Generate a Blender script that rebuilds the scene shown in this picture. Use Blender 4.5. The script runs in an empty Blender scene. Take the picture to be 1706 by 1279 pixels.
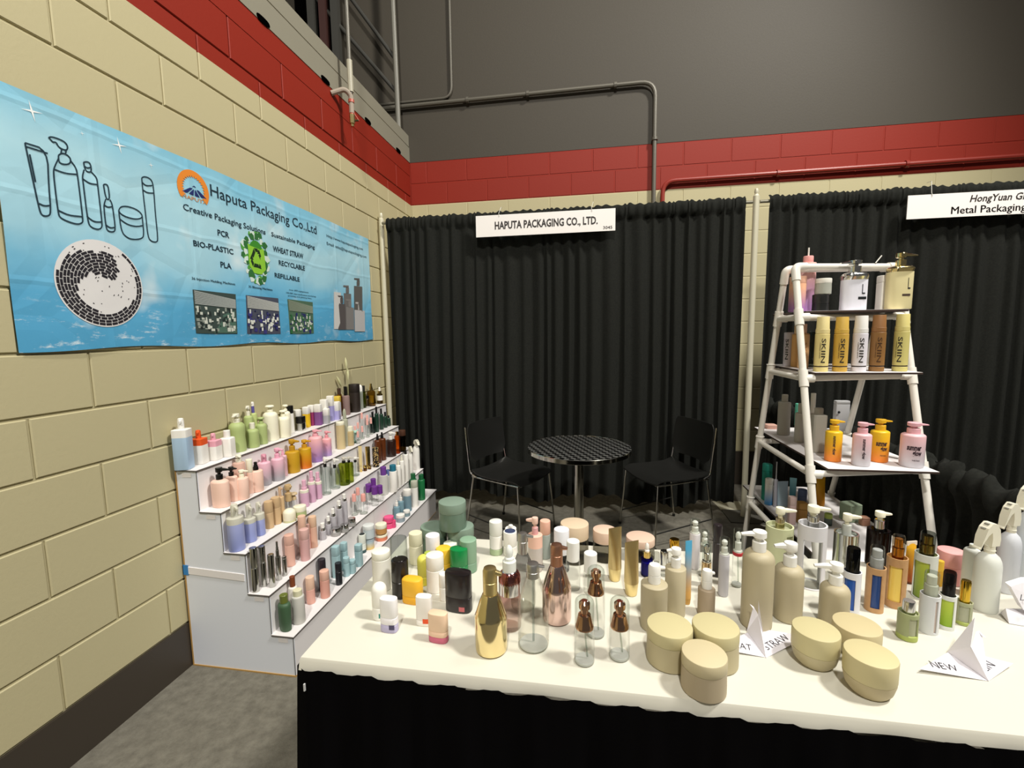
import bpy, bmesh, math, random
from mathutils import Vector, Matrix
random.seed(7)
SC = bpy.context.scene
COL = SC.collection
PI = math.pi
# ------------------------------------------------------------------ camera
FPX = 765.8
CAM = Vector((1.7603, 0.0, 1.4619))
def cam_axes(yaw, pit, rol):
    cy, sy, cp, sp, cr, sr = math.cos(yaw), math.sin(yaw), math.cos(pit), math.sin(pit), math.cos(rol), math.sin(rol)
    f = Vector((sy * cp, cy * cp, sp)); r = Vector((cy, -sy, 0)); u = r.cross(f)
    return r * cr + u * sr, u * cr - r * sr, f
AR, AU, AF = cam_axes(-0.1643, -0.1078, -0.0149)
cd = bpy.data.cameras.new('camera'); cam = bpy.data.objects.new('camera', cd); COL.objects.link(cam)
cd.sensor_width = 36; cd.lens = 36 * FPX / 1706; cd.clip_start = .02; cd.clip_end = 200
cam.matrix_world = Matrix((AR, AU, -AF)).transposed().to_4x4()
cam.location = CAM
SC.camera = cam
# ------------------------------------------------------------------ world, lamps, exposure
W = bpy.data.worlds.new('hall'); SC.world = W; W.use_nodes = True
W.node_tree.nodes['Background'].inputs[0].default_value = (1, .97, .92, 1)
W.node_tree.nodes['Background'].inputs[1].default_value = .11
def lamp(name, loc, target, size, power, col=(1, .965, .90), spot=None):
    if spot:
        l = bpy.data.lights.new(name, 'SPOT'); l.spot_size = math.radians(spot); l.spot_blend = .5; l.shadow_soft_size = size
    else:
        l = bpy.data.lights.new(name, 'AREA'); l.shape = 'DISK'; l.size = size
    l.energy = power; l.color = col
    o = bpy.data.objects.new(name, l); COL.objects.link(o); o.location = loc
    o.rotation_euler = (Vector(target) - Vector(loc)).to_track_quat('-Z', 'Y').to_euler()
    return o
lamp('hall_lamp', (3.9, 2.75, 8.2), (1.9, 1.6, .7), .35, 240, spot=62)
lamp('hall_lamp', (2.0, -3.3, 7.3), (1.2, 2.6, .8), .45, 400)
lamp('hall_lamp', (5.6, .5, 7.5), (.9, 2.3, .9), .40, 2350, spot=86)
SC.view_settings.view_transform = 'Standard'
SC.view_settings.look = 'None'
SC.view_settings.gamma = 1
SC.view_settings.use_curve_mapping = False
SC.view_settings.exposure = 0.0
SC.cycles.transparent_max_bounces = 32
# ------------------------------------------------------------------ helpers
def lin(c):
    return c / 12.92 if c <= .04045 else ((c + .055) / 1.055) ** 2.4
def hexc(h):
    return tuple(lin(int(h[i:i + 2], 16) / 255) for i in (0, 2, 4)) + (1,)
def ray(px, py):
    return AR * ((px - 853) / FPX) - AU * ((py - 639.5) / FPX) + AF
def on(px, py, ax, val):
    d = ray(px, py)
    return CAM + d * ((val - CAM[ax]) / d[ax])
_M = {}
def newmat(name):
    m = bpy.data.materials.new(name); m.use_nodes = True
    return m, m.node_tree.nodes, m.node_tree.links, m.node_tree.nodes['Principled BSDF']
def M(s):
    """p: plastic, s: satin, m: metal, g: thin clear, f: frosted, v: two-colour fade bottom-top"""
    if not isinstance(s, str): return s
    if s in _M: return _M[s]
    k, c = s.split(':')
    m, N, L, B = newmat({'p': 'plastic', 's': 'satin_plastic', 'm': 'metallised', 'n': 'brushed_metal', 'g': 'clear_plastic', 'f': 'frosted_plastic', 'v': 'faded_plastic', 'w': 'faded_clear'}[k])
    if k in 'ps':
        B.inputs['Base Color'].default_value = hexc(c); B.inputs['Roughness'].default_value = .28 if k == 'p' else .55
    elif k in 'mn':
        B.inputs['Base Color'].default_value = hexc(c); B.inputs['Metallic'].default_value = 1; B.inputs['Roughness'].default_value = .14 if k == 'm' else .38
    elif k == 'f':
        B.inputs['Base Color'].default_value = hexc(c); B.inputs['Roughness'].default_value = .45
        t = N.new('ShaderNodeBsdfTranslucent'); t.inputs[0].default_value = hexc(c)
        x = N.new('ShaderNodeMixShader'); x.inputs[0].default_value = .4
        L.new(B.outputs[0], x.inputs[1]); L.new(t.outputs[0], x.inputs[2]); L.new(x.outputs[0], N['Material Output'].inputs[0])
    elif k == 'v':
        a, b = c.split('-')
        tc = N.new('ShaderNodeTexCoord'); sp = N.new('ShaderNodeSeparateXYZ'); r = N.new('ShaderNodeValToRGB')
        L.new(tc.outputs['Generated'], sp.inputs[0]); L.new(sp.outputs['Z'], r.inputs[0]); L.new(r.outputs[0], B.inputs['Base Color'])
        r.color_ramp.elements[0].color = hexc(a); r.color_ramp.elements[0].position = .12
        r.color_ramp.elements[1].color = hexc(b); r.color_ramp.elements[1].position = .85
        B.inputs['Roughness'].default_value = .4
    elif k in 'gw':
        t = N.new('ShaderNodeBsdfTransparent'); g = N.new('ShaderNodeBsdfGlossy'); g.inputs['Roughness'].default_value = .06
        f = N.new('ShaderNodeLayerWeight'); f.inputs[0].default_value = .14
        x = N.new('ShaderNodeMixShader')
        mp = N.new('ShaderNodeMapRange'); mp.inputs[3].default_value = .02; mp.inputs[4].default_value = .40
        L.new(f.outputs['Fresnel'], mp.inputs[0])
        if k == 'g': t.inputs[0].default_value = hexc(c)
        else:
            a, b = c.split('-')
            tc = N.new('ShaderNodeTexCoord'); sp = N.new('ShaderNodeSeparateXYZ'); r = N.new('ShaderNodeValToRGB')
            L.new(tc.outputs['Generated'], sp.inputs[0]); L.new(sp.outputs['Z'], r.inputs[0]); L.new(r.outputs[0], t.inputs[0])
            r.color_ramp.elements[0].color = hexc(a); r.color_ramp.elements[1].color = hexc(b)
        L.new(mp.outputs[0], x.inputs[0]); L.new(t.outputs[0], x.inputs[1]); L.new(g.outputs[0], x.inputs[2])
        N.remove(B); L.new(x.outputs[0], N['Material Output'].inputs[0])
    m.name = m.name.split('.')[0] + '_' + c.replace('-', '_')
    _M[s] = m
    return m
def obj(name, me, mat=None, par=None, loc=None):
    o = bpy.data.objects.new(name, me); COL.objects.link(o)
    if mat is not None and not me.materials: me.materials.append(M(mat))
    if par is not None: o.parent = par
    if loc is not None: o.location = loc
    return o
def mk(name, V, Fs, mat=None, par=None, loc=None, smooth=35):
    me = bpy.data.meshes.new(name); me.from_pydata([tuple(v) for v in V], [], Fs); me.update()
    if smooth:
        me.shade_smooth(); me.set_sharp_from_angle(angle=math.radians(smooth))
    return obj(name, me, mat, par, loc)
def tag(o, label=None, cat=None, group=None, kind=None):
    if label: o['label'] = label
    if cat: o['category'] = cat
    if group: o['group'] = group
    if kind: o['kind'] = kind
    return o
def thing(name, label, cat, loc=(0, 0, 0), rz=0, group=None):
    o = bpy.data.objects.new(name, None); COL.objects.link(o); o.location = loc; o.rotation_euler = (0, 0, rz)
    o.empty_display_size = .02
    return tag(o, label, cat, group)
def box(x0, x1, y0, y1, z0, z1):
    V = [(x, y, z) for z in (z0, z1) for y in (y0, y1) for x in (x0, x1)]
    return V, [(0, 2, 3, 1), (4, 5, 7, 6), (0, 1, 5, 4), (2, 6, 7, 3), (0, 4, 6, 2), (1, 3, 7, 5)]
def cat_(*VFs):
    V, Fs = [], []
    for v, f in VFs:
        n = len(V); V += list(v); Fs += [tuple(i + n for i in q) for q in f]
    return V, Fs
def loft(rings, seg=24, caps=(True, True), cen=None):
    """rings (rx, ry, z, n): superellipse sections stacked along z"""
    V, Fs = [], []
    for i, (rx, ry, z, n) in enumerate(rings):
        cx, cy = cen[i] if cen else (0, 0)
        for k in range(seg):
            a = 2 * PI * (k + .5) / seg; c, s = math.cos(a), math.sin(a)
            if n == 2: q = 1
            else: q = 1 / (abs(c) ** n + abs(s) ** n) ** (1 / n)
            V.append((cx + rx * c * q, cy + ry * s * q, z))
    for i in range(len(rings) - 1):
        for k in range(seg):
            a, b = i * seg + k, i * seg + (k + 1) % seg
            Fs.append((a, b, b + seg, a + seg))
    if caps[0]: Fs.append(tuple(range(seg))[::-1])
    if caps[1]: Fs.append(tuple(range(len(rings) * seg - seg, len(rings) * seg)))
    return V, Fs
def cyl(r, z0, z1, n=2, ay=1, ch=None, seg=24):
    ch = min(.0015, r * .12) if ch is None else ch
    return loft([(r - ch, ay * (r - ch), z0, n), (r, ay * r, z0 + ch, n), (r, ay * r, z1 - ch, n), (r - ch, ay * (r - ch), z1, n)], seg)
def bar(p, q, r, seg=10):
    p, q = Vector(p), Vector(q); d = (q - p).normalized()
    a = d.orthogonal().normalized(); b = d.cross(a)
    V = [e + (a * math.cos(2 * PI * k / seg) + b * math.sin(2 * PI * k / seg)) * r for e in (p, q) for k in range(seg)]
    Fs = [(k, (k + 1) % seg, seg + (k + 1) % seg, seg + k) for k in range(seg)] + [tuple(range(seg))[::-1], tuple(range(seg, 2 * seg))]
    return V, Fs
def tube_path(pts, r, seg=10):
    pts = [Vector(p) for p in pts]; V, Fs = [], []
    a = None
    for i, p in enumerate(pts):
        d = (pts[min(i + 1, len(pts) - 1)] - pts[max(i - 1, 0)]).normalized()
        a = d.orthogonal().normalized() if a is None else (a - d * a.dot(d)).normalized()
        b = d.cross(a)
        V += [p + (a * math.cos(2 * PI * k / seg) + b * math.sin(2 * PI * k / seg)) * r for k in range(seg)]
    for i in range(len(pts) - 1):
        for k in range(seg):
            Fs.append((i * seg + k, i * seg + (k + 1) % seg, (i + 1) * seg + (k + 1) % seg, (i + 1) * seg + k))
    Fs += [tuple(range(seg))[::-1], tuple(range(len(V) - seg, len(V)))]
    return V, Fs
def fillet(pts, r, n=6):
    pts = [Vector(p) for p in pts]; out = [pts[0]]
    for i in range(1, len(pts) - 1):
        p = pts[i]; a = (pts[i - 1] - p); b = (pts[i + 1] - p)
        q = min(r, a.length * .49, b.length * .49); A = p + a.normalized() * q; B = p + b.normalized() * q
        for k in range(n + 1):
            t = k / n; out.append(A * (1 - t) ** 2 + p * 2 * t * (1 - t) + B * t * t)
    return out + [pts[-1]]
def xf(VF, m):
    return [m @ Vector(v) for v in VF[0]], VF[1]
def text2d(s, shear=0, bold=0.0):
    c = bpy.data.curves.new('writing', 'FONT'); c.body = s; c.resolution_u = 2; c.shear = shear; c.offset = 0 if 'M' in s else bold; c.size = 1
    o = bpy.data.objects.new('writing', c); COL.objects.link(o)
    me = o.to_mesh()
    V = [(v.co.x, v.co.y) for v in me.vertices]; Fs = [tuple(p.vertices) for p in me.polygons]
    o.to_mesh_clear(); bpy.data.objects.remove(o); bpy.data.curves.remove(c)
    if 'M' in s and bold > .003:      # the M outline does not survive an offset: thicken by a second strike
        n = len(V); Fs = Fs + [tuple(i + n for i in f) for f in Fs]; V = V + [(x + bold * 1.3, y) for x, y in V]
    x0 = min(v[0] for v in V); x1 = max(v[0] for v in V)
    return [((x - x0) / (x1 - x0), y / .7) for x, y in V], Fs, (x1 - x0) / .7   # unit width, unit cap height, natural aspect
# ------------------------------------------------------------------ setting: materials
def noise(N, L, scale, detail=4, coord='Object', rough=.55):
    tc = N.new('ShaderNodeTexCoord'); n = N.new('ShaderNodeTexNoise'); n.inputs['Scale'].default_value = scale; n.inputs['Detail'].default_value = detail
    n.inputs['Roughness'].default_value = rough
    L.new(tc.outputs[coord], n.inputs['Vector']); return n
def bump(N, L, B, src, strength, dist=.002):
    b = N.new('ShaderNodeBump'); b.inputs['Strength'].default_value = strength; b.inputs['Distance'].default_value = dist
    L.new(src, b.inputs['Height']); L.new(b.outputs[0], B.inputs['Normal'])
BEIGE, RED, GREY = 'B9B08B', '882312', '464138'
def paint_mat():
    m, N, L, B = newmat('painted_block')
    g = N.new('ShaderNodeNewGeometry'); sp = N.new('ShaderNodeSeparateXYZ'); L.new(g.outputs['Position'], sp.inputs[0])
    def step(z):
        q = N.new('ShaderNodeMath'); q.operation = 'GREATER_THAN'; q.inputs[1].default_value = z; L.new(sp.outputs['Z'], q.inputs[0]); return q
    def mix(a, b, f):
        x = N.new('ShaderNodeMix'); x.data_type = 'RGBA'; L.new(f, x.inputs[0])
        for v, s in ((a, x.inputs[6]), (b, x.inputs[7])):
            if isinstance(v, str): s.default_value = hexc(v)
            else: L.new(v, s)
        return x.outputs[2]
    c = mix(BEIGE, RED, step(2.7635).outputs[0]); c = mix(c, GREY, step(3.174).outputs[0])
    L.new(c, B.inputs['Base Color']); B.inputs['Roughness'].default_value = .6; B.inputs['Specular IOR Level'].default_value = .3
    tc = N.new('ShaderNodeNewGeometry'); n = N.new('ShaderNodeTexNoise'); n.inputs['Scale'].default_value = 60; n.inputs['Detail'].default_value = 6
    n.inputs['Roughness'].default_value = .7; L.new(tc.outputs['Position'], n.inputs['Vector'])
    bump(N, L, B, n.outputs[0], .22, .003)
    return m
PAINT = paint_mat()
def plain(name, c, rough=.6, metal=0, bs=0, bscale=200):
    m, N, L, B = newmat(name); B.inputs['Base Color'].default_value = hexc(c); B.inputs['Roughness'].default_value = rough; B.inputs['Metallic'].default_value = metal
    if bs:
        n = noise(N, L, bscale); bump(N, L, B, n.outputs[0], bs)
    return m
def mottled(name, c1, c2, scale, rough=.9, bs=.3, s2=None):
    m, N, L, B = newmat(name); n = noise(N, L, scale, 8, rough=.7); r = N.new('ShaderNodeValToRGB')
    r.color_ramp.elements[0].color = hexc(c1); r.color_ramp.elements[0].position = .3; r.color_ramp.elements[1].color = hexc(c2); r.color_ramp.elements[1].position = .7
    L.new(n.outputs[0], r.inputs[0]); L.new(r.outputs[0], B.inputs['Base Color']); B.inputs['Roughness'].default_value = rough
    n2 = noise(N, L, s2 or scale * 6, 4); bump(N, L, B, n2.outputs[0], bs, .004)
    return m
CARPET = mottled('carpet', '59554B', '787468', 22, .95, .6, 260)
CH = .2032; YC = 4.568
# ------------------------------------------------------------------ floor, walls
V, Fs = box(-.3, 7.2, -2.5, 4.85, -.05, 0); o = mk('floor', V, Fs, CARPET, smooth=0); tag(o, 'grey mottled carpet', kind='structure')
wl = mk('wall_left', *box(-.32, -.007, -2.5, YC + .3, 0, 3.174), PAINT, smooth=0); tag(wl, kind='structure')
wb = mk('wall_back', *cat_(box(-.32, 7.2, YC + .003, YC + .3, 0, 3.174), box(-3, 7.2, YC, YC + .3, 3.174, 8)), PAINT, smooth=0); tag(wb, kind='structure')
def block_mesh(w, h):
    b = .0035; x0, x1, z0, z1 = .0035, w - .0035, .004, h - .004
    V = [(x0, -.01, z0), (x1, -.01, z0), (x1, -.01, z1), (x0, -.01, z1), (x0, -b, z0), (x1, -b, z0), (x1, -b, z1), (x0, -b, z1),
         (x0 + b, 0, z0 + b), (x1 - b, 0, z0 + b), (x1 - b, 0, z1 - b), (x0 + b, 0, z1 - b)]
    Fs = [(8, 9, 10, 11)] + [(i, (i + 1) % 4, 4 + (i + 1) % 4, 4 + i) for i in range(4)] + [(4 + i, 4 + (i + 1) % 4, 8 + (i + 1) % 4, 8 + i) for i in range(4)]
    me = bpy.data.meshes.new('block'); me.from_pydata(V, [], Fs); me.update(); me.materials.append(PAINT); return me
_bm = {}
def block(par, org, along, out, w, h):
    k = (round(w, 3), round(h, 3))
    if k not in _bm: _bm[k] = block_mesh(*k)
    o = bpy.data.objects.new('block', _bm[k]); COL.objects.link(o); o.parent = par
    m = Matrix((along, out, (0, 0, 1))).transposed().to_4x4(); m.translation = Vector(org); o.matrix_local = m
for r in range(1, 15):           # left wall, running bond read off the photo
    off = 1.3788 + (0 if r % 2 == 0 else CH); h = CH if r < 15 else 3.174 - 15 * CH
    y = off - CH * 2 * 6
    while y < YC - .02:
        a, b = max(y, -.6), min(y + 2 * CH, YC - .002)
        if b - a > .03: block(wl, (0, a, r * CH), (0, 1, 0), (1, 0, 0), b - a, h)
        y += 2 * CH
mk('bond_beam', *box(-.01, 0, -.6, YC - .002, 15 * CH - .003, 3.174), PAINT, wl, smooth=0)
ZB = 2.7636 - 13 * CH
for r in range(0, 15):           # back wall: the courses over the drapes and the strip between the two drapes
    x = 1.597 + (0 if r % 2 == 1 else CH) - 12 * CH
    while x < 6.6:
        a, b = max(x, .002), min(x + 2 * CH, 6.6)
        if b - a > .03 and (r >= 11 or (2.5 < b and a < 3.3)): block(wb, (a, YC, ZB + r * CH), (1, 0, 0), (0, -1, 0), b - a, CH)
        x += 2 * CH
BROWN = plain('brown_base', '3A332B', .45)
o = mk('baseboard_left', *box(-.006, .004, -2.5, YC, 0, CH - .002), BROWN, smooth=0); tag(o, kind='structure')
o = mk('baseboard_back', *box(0, 7.2, YC - .004, YC + .006, 0, .122 + CH), BROWN, smooth=0); tag(o, kind='structure')
# steel ledge on the left wall
STEEL = plain('grey_steel_paint', '8A8676', .5, 0, .1, 8)
HOLE_SHADE = plain('painted_hole_shade', '030303', 1); HOLE_SHADE.node_tree.nodes['Principled BSDF'].inputs['Specular IOR Level'].default_value = 0  # flat matt black: the shade inside openings put into the colour
prof = [(-.3, 3.174), (.004, 3.174), (.004, 3.315), (-.004, 3.318), (-.004, 3.324), (0, 3.327), (0, 3.43), (-.3, 3.43)]
V = [(x, y, z) for y in (-2.5, YC - .001) for x, z in prof]; n = len(prof)
Fs = [(i, (i + 1) % n, n + (i + 1) % n, n + i) for i in range(n)] + [tuple(range(n))[::-1], tuple(range(n, 2 * n))]
tr = mk('trim_1', V, Fs, STEEL, smooth=0); tag(tr, kind='structure')
for y in (1.243, 1.851, 2.459, 3.066, 3.677, 4.286):
    q = loft([(.052, .017, 0, 3), (.052, .017, .004, 3)], 16)
    mk('slot_shade', *xf(q, Matrix.Translation((.003, y, 3.186)) @ Matrix(((0, 0, 1, 0), (1, 0, 0, 0), (0, 1, 0, 0), (0, 0, 0, 1)))), HOLE_SHADE, tr)  # flush black ovals that paint the shade inside the ledge's holes
# what shows above the ledge: a dark bay with steel members in front of the back wall
DARKST = plain('dark_steel', '3B3A35', .5)
o = mk('wall_bay', *box(-3.1, -3, -2.5, YC, 3.3, 8), plain('bay_grey', '3C3A35', .8), smooth=0); tag(o, kind='structure')
sb = thing('steel_frame', 'dark steel frame with slanting braces above the grey ledge in the corner', 'steel frame', (-.4, 4.4, 3.43))
def loc_(par, pts): return [Vector(p) - par.location for p in pts]
mk('post', *bar(*loc_(sb, [(-.031, 4.4, 3.43), (-.052, 4.4, 6)]), .024), plain('grey_pipe', '6E6B60', .45), sb)
for a, b in (((-.9, 4.42, 5.25), (-.055, 4.42, 4.08)), ((-1.5, 4.42, 5.5), (-.03, 4.42, 3.75))):
    mk('brace', *bar(*loc_(sb, [a, b]), .018), DARKST, sb)
for x in (-.62, -.74, -.86):
    mk('column', *xf(box(-.035, .035, -.03, .03, 0, 2.6), Matrix.Translation((x + .4, 0, 0))), DARKST if x != -.74 else plain('rust_brown', '3A1F1A', .6), sb, smooth=0)
mk('dark_opening_sheet', *box(-.66, -.2, .035, .045, 0, 2.6), HOLE_SHADE, sb, smooth=0)  # added black sheet, painting the shade of the opening behind the columns
# ------------------------------------------------------------------ pipes
PIPE = plain('conduit_grey', '625E54', .5, .2)
PRED = plain('red_pipe_paint', '8A2A1E', .4)
def pipe(label, pts, r, mat, fil, clamps=(), cm=None):
    t = thing('conduit', label, 'pipe', pts[0])
    mk('tube', *tube_path([p - t.location for p in fillet(pts, fil)], r), mat, t)
    for c, d in clamps:
        c = Vector(c) - t.location; d = Vector(d)
        mk('clamp', *bar(c - d * .012, c + d * .012, r * 1.5), cm or mat, t)
    return t
pipe('grey conduit running along the grey upper wall and bending down behind the black drape', [(-.9, 4.53, 3.69), (2.35, 4.53, 3.69), (2.352, 4.53, 2.2)], .019, PIPE, .13,
     [((.62, 4.53, 3.69), (1, 0, 0)), ((1.2, 4.53, 3.69), (1, 0, 0)), ((2.0, 4.53, 3.69), (1, 0, 0)), ((2.352, 4.53, 3.2), (0, 0, 1))])
pipe('thin conduit dropping from above and turning left over the long conduit', [(.468, 4.545, 6), (.46, 4.545, 3.735), (-.9, 4.545, 3.735)], .012, PIPE, .10)
pipe('red painted pipe rising from the drape and running right across the red band', [(2.43, 4.53, 2.3), (2.43, 4.53, 2.825), (6.6, 4.53, 2.845)], .02, PRED, .11,
     [((3.4, 4.53, 2.83), (1, 0, 0)), ((4.4, 4.53, 2.835), (1, 0, 0))])
t = thing('sprinkler_drop', 'grey vertical pipe with red elbow and brass valve hanging by the red band', 'pipe', (.11, 3.18, 3.0))
mk('riser', *bar((0, .03, .16), (.0, .03, 3), .014), PIPE, t)
mk('sleeve', *bar((0, .03, .17), (.0, .03, .38), .02), plain('sleeve_cream', 'A5A08C', .5), t)
mk('elbow', *tube_path(fillet([(-.11, -.04, .14), (-.03, .0, .18), (0, .03, .15), (0, .03, .03)], .06), .017), plain('pipe_wrap', '9B8F80', .7), t)
mk('red_nipple', *cat_(bar((0, .03, .13), (0, .03, .02), .015), bar((0, .03, .12), (0, .03, .1), .021)), plain('red_pipe', 'B0503C', .4), t)
mk('valve', *cat_(bar((0, .03, .02), (0, .03, -.04), .02), bar((0, .03, -.04), (0, .03, -.06), .012), bar((0, .03, -.02), (.035, .055, -.01), .007)), 'm:B9A878', t)
mk('handle', *bar((0, .035, .05), (.03, .07, -.005), .005), plain('red_pipe', 'B0503C', .4), t)
# ------------------------------------------------------------------ pipe-and-drape
DRAPE = mottled('black_drape', '1A1B19', '262723', 90, .95, .25, 900); DRAPE.node_tree.nodes['Principled BSDF'].inputs['Specular IOR Level'].default_value = .12
YD = 3.74; ALU = plain('cream_upright', 'CFCAB2', .4, .15)
def drape(name, label, x0, x1, seedv, zb=.10):
    rnd = random.Random(seedv); NX = int((x1 - x0) / .007); ZS = [0, .04, .1, .25, .5, .8, 1.1, 1.4, 1.7, 1.95, 2.15, 2.26, 2.31, 2.325, 2.34, 2.37, 2.40, 2.425, 2.44]
    ph = []; t = 0
    cum = [0]
    f = 2 * PI / .085
    for i in range(NX):
        if i % 5 == 0: f = 2 * PI / rnd.uniform(.04, .16)
        cum.append(cum[-1] + f * (x1 - x0) / NX)
    amp = [rnd.uniform(.5, 1.25) for _ in range(NX // 14 + 3)]
    V = []
    for j, zz in enumerate(ZS):
        fr = zz / 2.44
        for i in range(NX + 1):
            x = x0 + (x1 - x0) * i / NX
            a = amp[i // 14] + (amp[i // 14 + 1] - amp[i // 14]) * (i % 14) / 14
            if zz < 2.33:
                A = .026 * a * (1 - .55 * fr)
                y = YD + A * math.sin(cum[i] + .6 * math.sin(zz * 1.7 + i * .01)) + .01 * math.sin(x * 5 + zz)
            else:   # ruched rod pocket
                q = (zz - 2.33) / .11; bulge = .014 * math.sin(PI * min(1, max(0, q)))
                y = YD - .010 - bulge + .005 * math.sin(cum[i] * 2.3) + (.02 if q > .95 else 0)
            z = zb + zz * (2.44 - zb) / 2.44
            if j == 0: z += .03 * math.sin(x * 6 + seedv) + .02 * math.sin(x * 17)
            if j == len(ZS) - 1: z += .006 * math.sin(cum[i] * 1.9) + .004 * math.sin(x * 31)
            V.append((x, y, z))
    Fs = [(j * (NX + 1) + i, j * (NX + 1) + i + 1, (j + 1) * (NX + 1) + i + 1, (j + 1) * (NX + 1) + i) for j in range(len(ZS) - 1) for i in range(NX)]
    o = mk(name, V, Fs, DRAPE, smooth=60)
    return tag(o, label, 'drape', 'black drapes of the booth back')
drape('back_drape', 'long black pleated drape behind the round table and chairs', .10, 2.90, 3)
drape('back_drape', 'black pleated drape on the right behind the white pipe rack', 3.06, 6.4, 8)
def upright(x, y, label, h=2.49):
    t = thing('drape_upright', label, 'pole', (x, y, 0), group='uprights of the drape line')
    mk('pole', *bar((0, 0, .01), (0, 0, h - .05), .022, 16), ALU, t)
    mk('finial', *loft([(.022, .022, h - .05, 2), (.012, .012, h - .035, 2), (.016, .016, h - .02, 2), (.012, .012, h, 2), (.004, .004, h + .006, 2)], 12), ALU, t)
    mk('base_plate', *box(-.13, .13, -.13, .13, 0, .008), 's:4A4842', t, smooth=0)
upright(.035, 3.78, 'cream metal upright at the left end of the drapes by the block wall')
upright(2.975, YD, 'cream metal upright in the gap between the two drapes')
for x0, x1, l in ((.06, 2.95, 'telescopic crossbar holding the long drape left of the middle upright'), (3.0, 6.4, 'telescopic crossbar holding the drape right of the middle upright')):
    o = mk('drape_crossbar', *bar((x0, YD + .0, 2.40), (x1, YD + .0, 2.40), .012), plain('crossbar', '8C8878', .35, .6)); tag(o, l, 'crossbar', 'crossbars of the drape line')
# low side rail drape, running from the middle upright towards the camera
rnd = random.Random(5); V = []; NY = 330; ZS = [0, .2, .45, .65, .78, .83, .86, .89, .915, .93, .92]
XS = [0, 0, 0, 0, 0, -.012, -.03, -.032, -.02, 0, .022]
cum = 0
for i in range(NY + 1):
    if i % 8 == 0: f = 2 * PI / rnd.uniform(.06, .14)
    cum += f * 2.6 / NY; y = 3.66 - 2.6 * i / NY
    for j, z in enumerate(ZS):
        a = .022 * (1 - .5 * z) if j < 4 else .004
        zz = .03 + z * 1.0 + (.014 * math.sin(cum * .6) + .010 * math.sin(cum * 1.7) if j >= 4 else 0)
        V.append((3.085 + XS[j] + a * math.sin(cum) + (.011 * math.sin(cum * 1.35 + j * .4) if j >= 3 else 0), y, zz))
n = len(ZS)
Fs = [(i * n + j, (i + 1) * n + j, (i + 1) * n + j + 1, i * n + j + 1) for i in range(NY) for j in range(n - 1)]
o = mk('side_drape', V, Fs, DRAPE, smooth=70); tag(o, 'low black side drape bunched over a rail right of the white pipe rack', 'drape')
o = mk('drape_crossbar', *bar((3.09, 3.70, .90), (3.09, 1.0, .90), .012), plain('crossbar', '8C8878', .35, .6)); tag(o, 'low rail inside the bunched side drape right of the pipe rack', 'crossbar', 'crossbars of the drape line')
# ------------------------------------------------------------------ writing helpers
INK = plain('black_ink', '101418', .5)
def flat_text(par, s, org, ex, ey, width, height, mat=INK, name='lettering', shear=0, bold=0.0, mid=False):
    V, Fs, asp = text2d(s, shear, bold); org, ex, ey = Vector(org), Vector(ex), Vector(ey)
    if width is None: width = asp * height
    if mid: org = org - ex * (width / 2)
    return mk(name, [org + ex * (x * width) + ey * (y * height) for x, y in V], Fs, mat, par, smooth=0)
# ------------------------------------------------------------------ signs
def sign(label, x0, x1, z0, z1, lines, y=3.655, hooks=()):
    t = thing('booth_sign', label, 'sign', ((x0 + x1) / 2, y, (z0 + z1) / 2), group='hanging booth name signs')
    w, h = (x1 - x0) / 2, (z1 - z0) / 2
    mk('board', *box(-w, w, 0, .006, -h, h), 's:F0EBE6', t, smooth=0)
    for s, x, z, wd, hh, sh, b in lines:
        flat_text(t, s, (x - (x0 + x1) / 2, -.0012, z - (z0 + z1) / 2), (1, 0, 0), (0, 0, 1), wd, hh, plain('sign_ink', '2B2523', .5), 'lettering', sh, b)
    for hx in hooks:
        mk('hook', *tube_path([Vector((hx - (x0 + x1) / 2, -.004, h - .012)), Vector((hx - (x0 + x1) / 2 - .006, -.002, h + .01)), Vector((hx - (x0 + x1) / 2 + .008, .03, 2.455 - (z0 + z1) / 2)), Vector((hx - (x0 + x1) / 2 + .008, .075, 2.46 - (z0 + z1) / 2))], .0018, 6), 's:D8D6CC', t)
sign('white hanging sign reading HAPUTA PACKAGING CO., LTD. with number 3045', .884, 1.962, 2.229, 2.392,
     [('HAPUTA PACKAGING CO., LTD.', 1.036, 2.284, .795, .056, 0, .03), ('3045', 1.872, 2.243, .068, .022, 0, .01)], hooks=(1.075, 1.79))
sign('white hanging sign reading HongYuan Glass and Metal Packaging cut by the right frame edge', 3.915, 4.995, 2.205, 2.362,
     [('HongYuan Glass &', 4.285, 2.298, .44, .044, .2, .018), ('Metal Packaging', 4.180, 2.226, .435, .048, 0, .02)], hooks=(4.06, 4.84))
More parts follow.
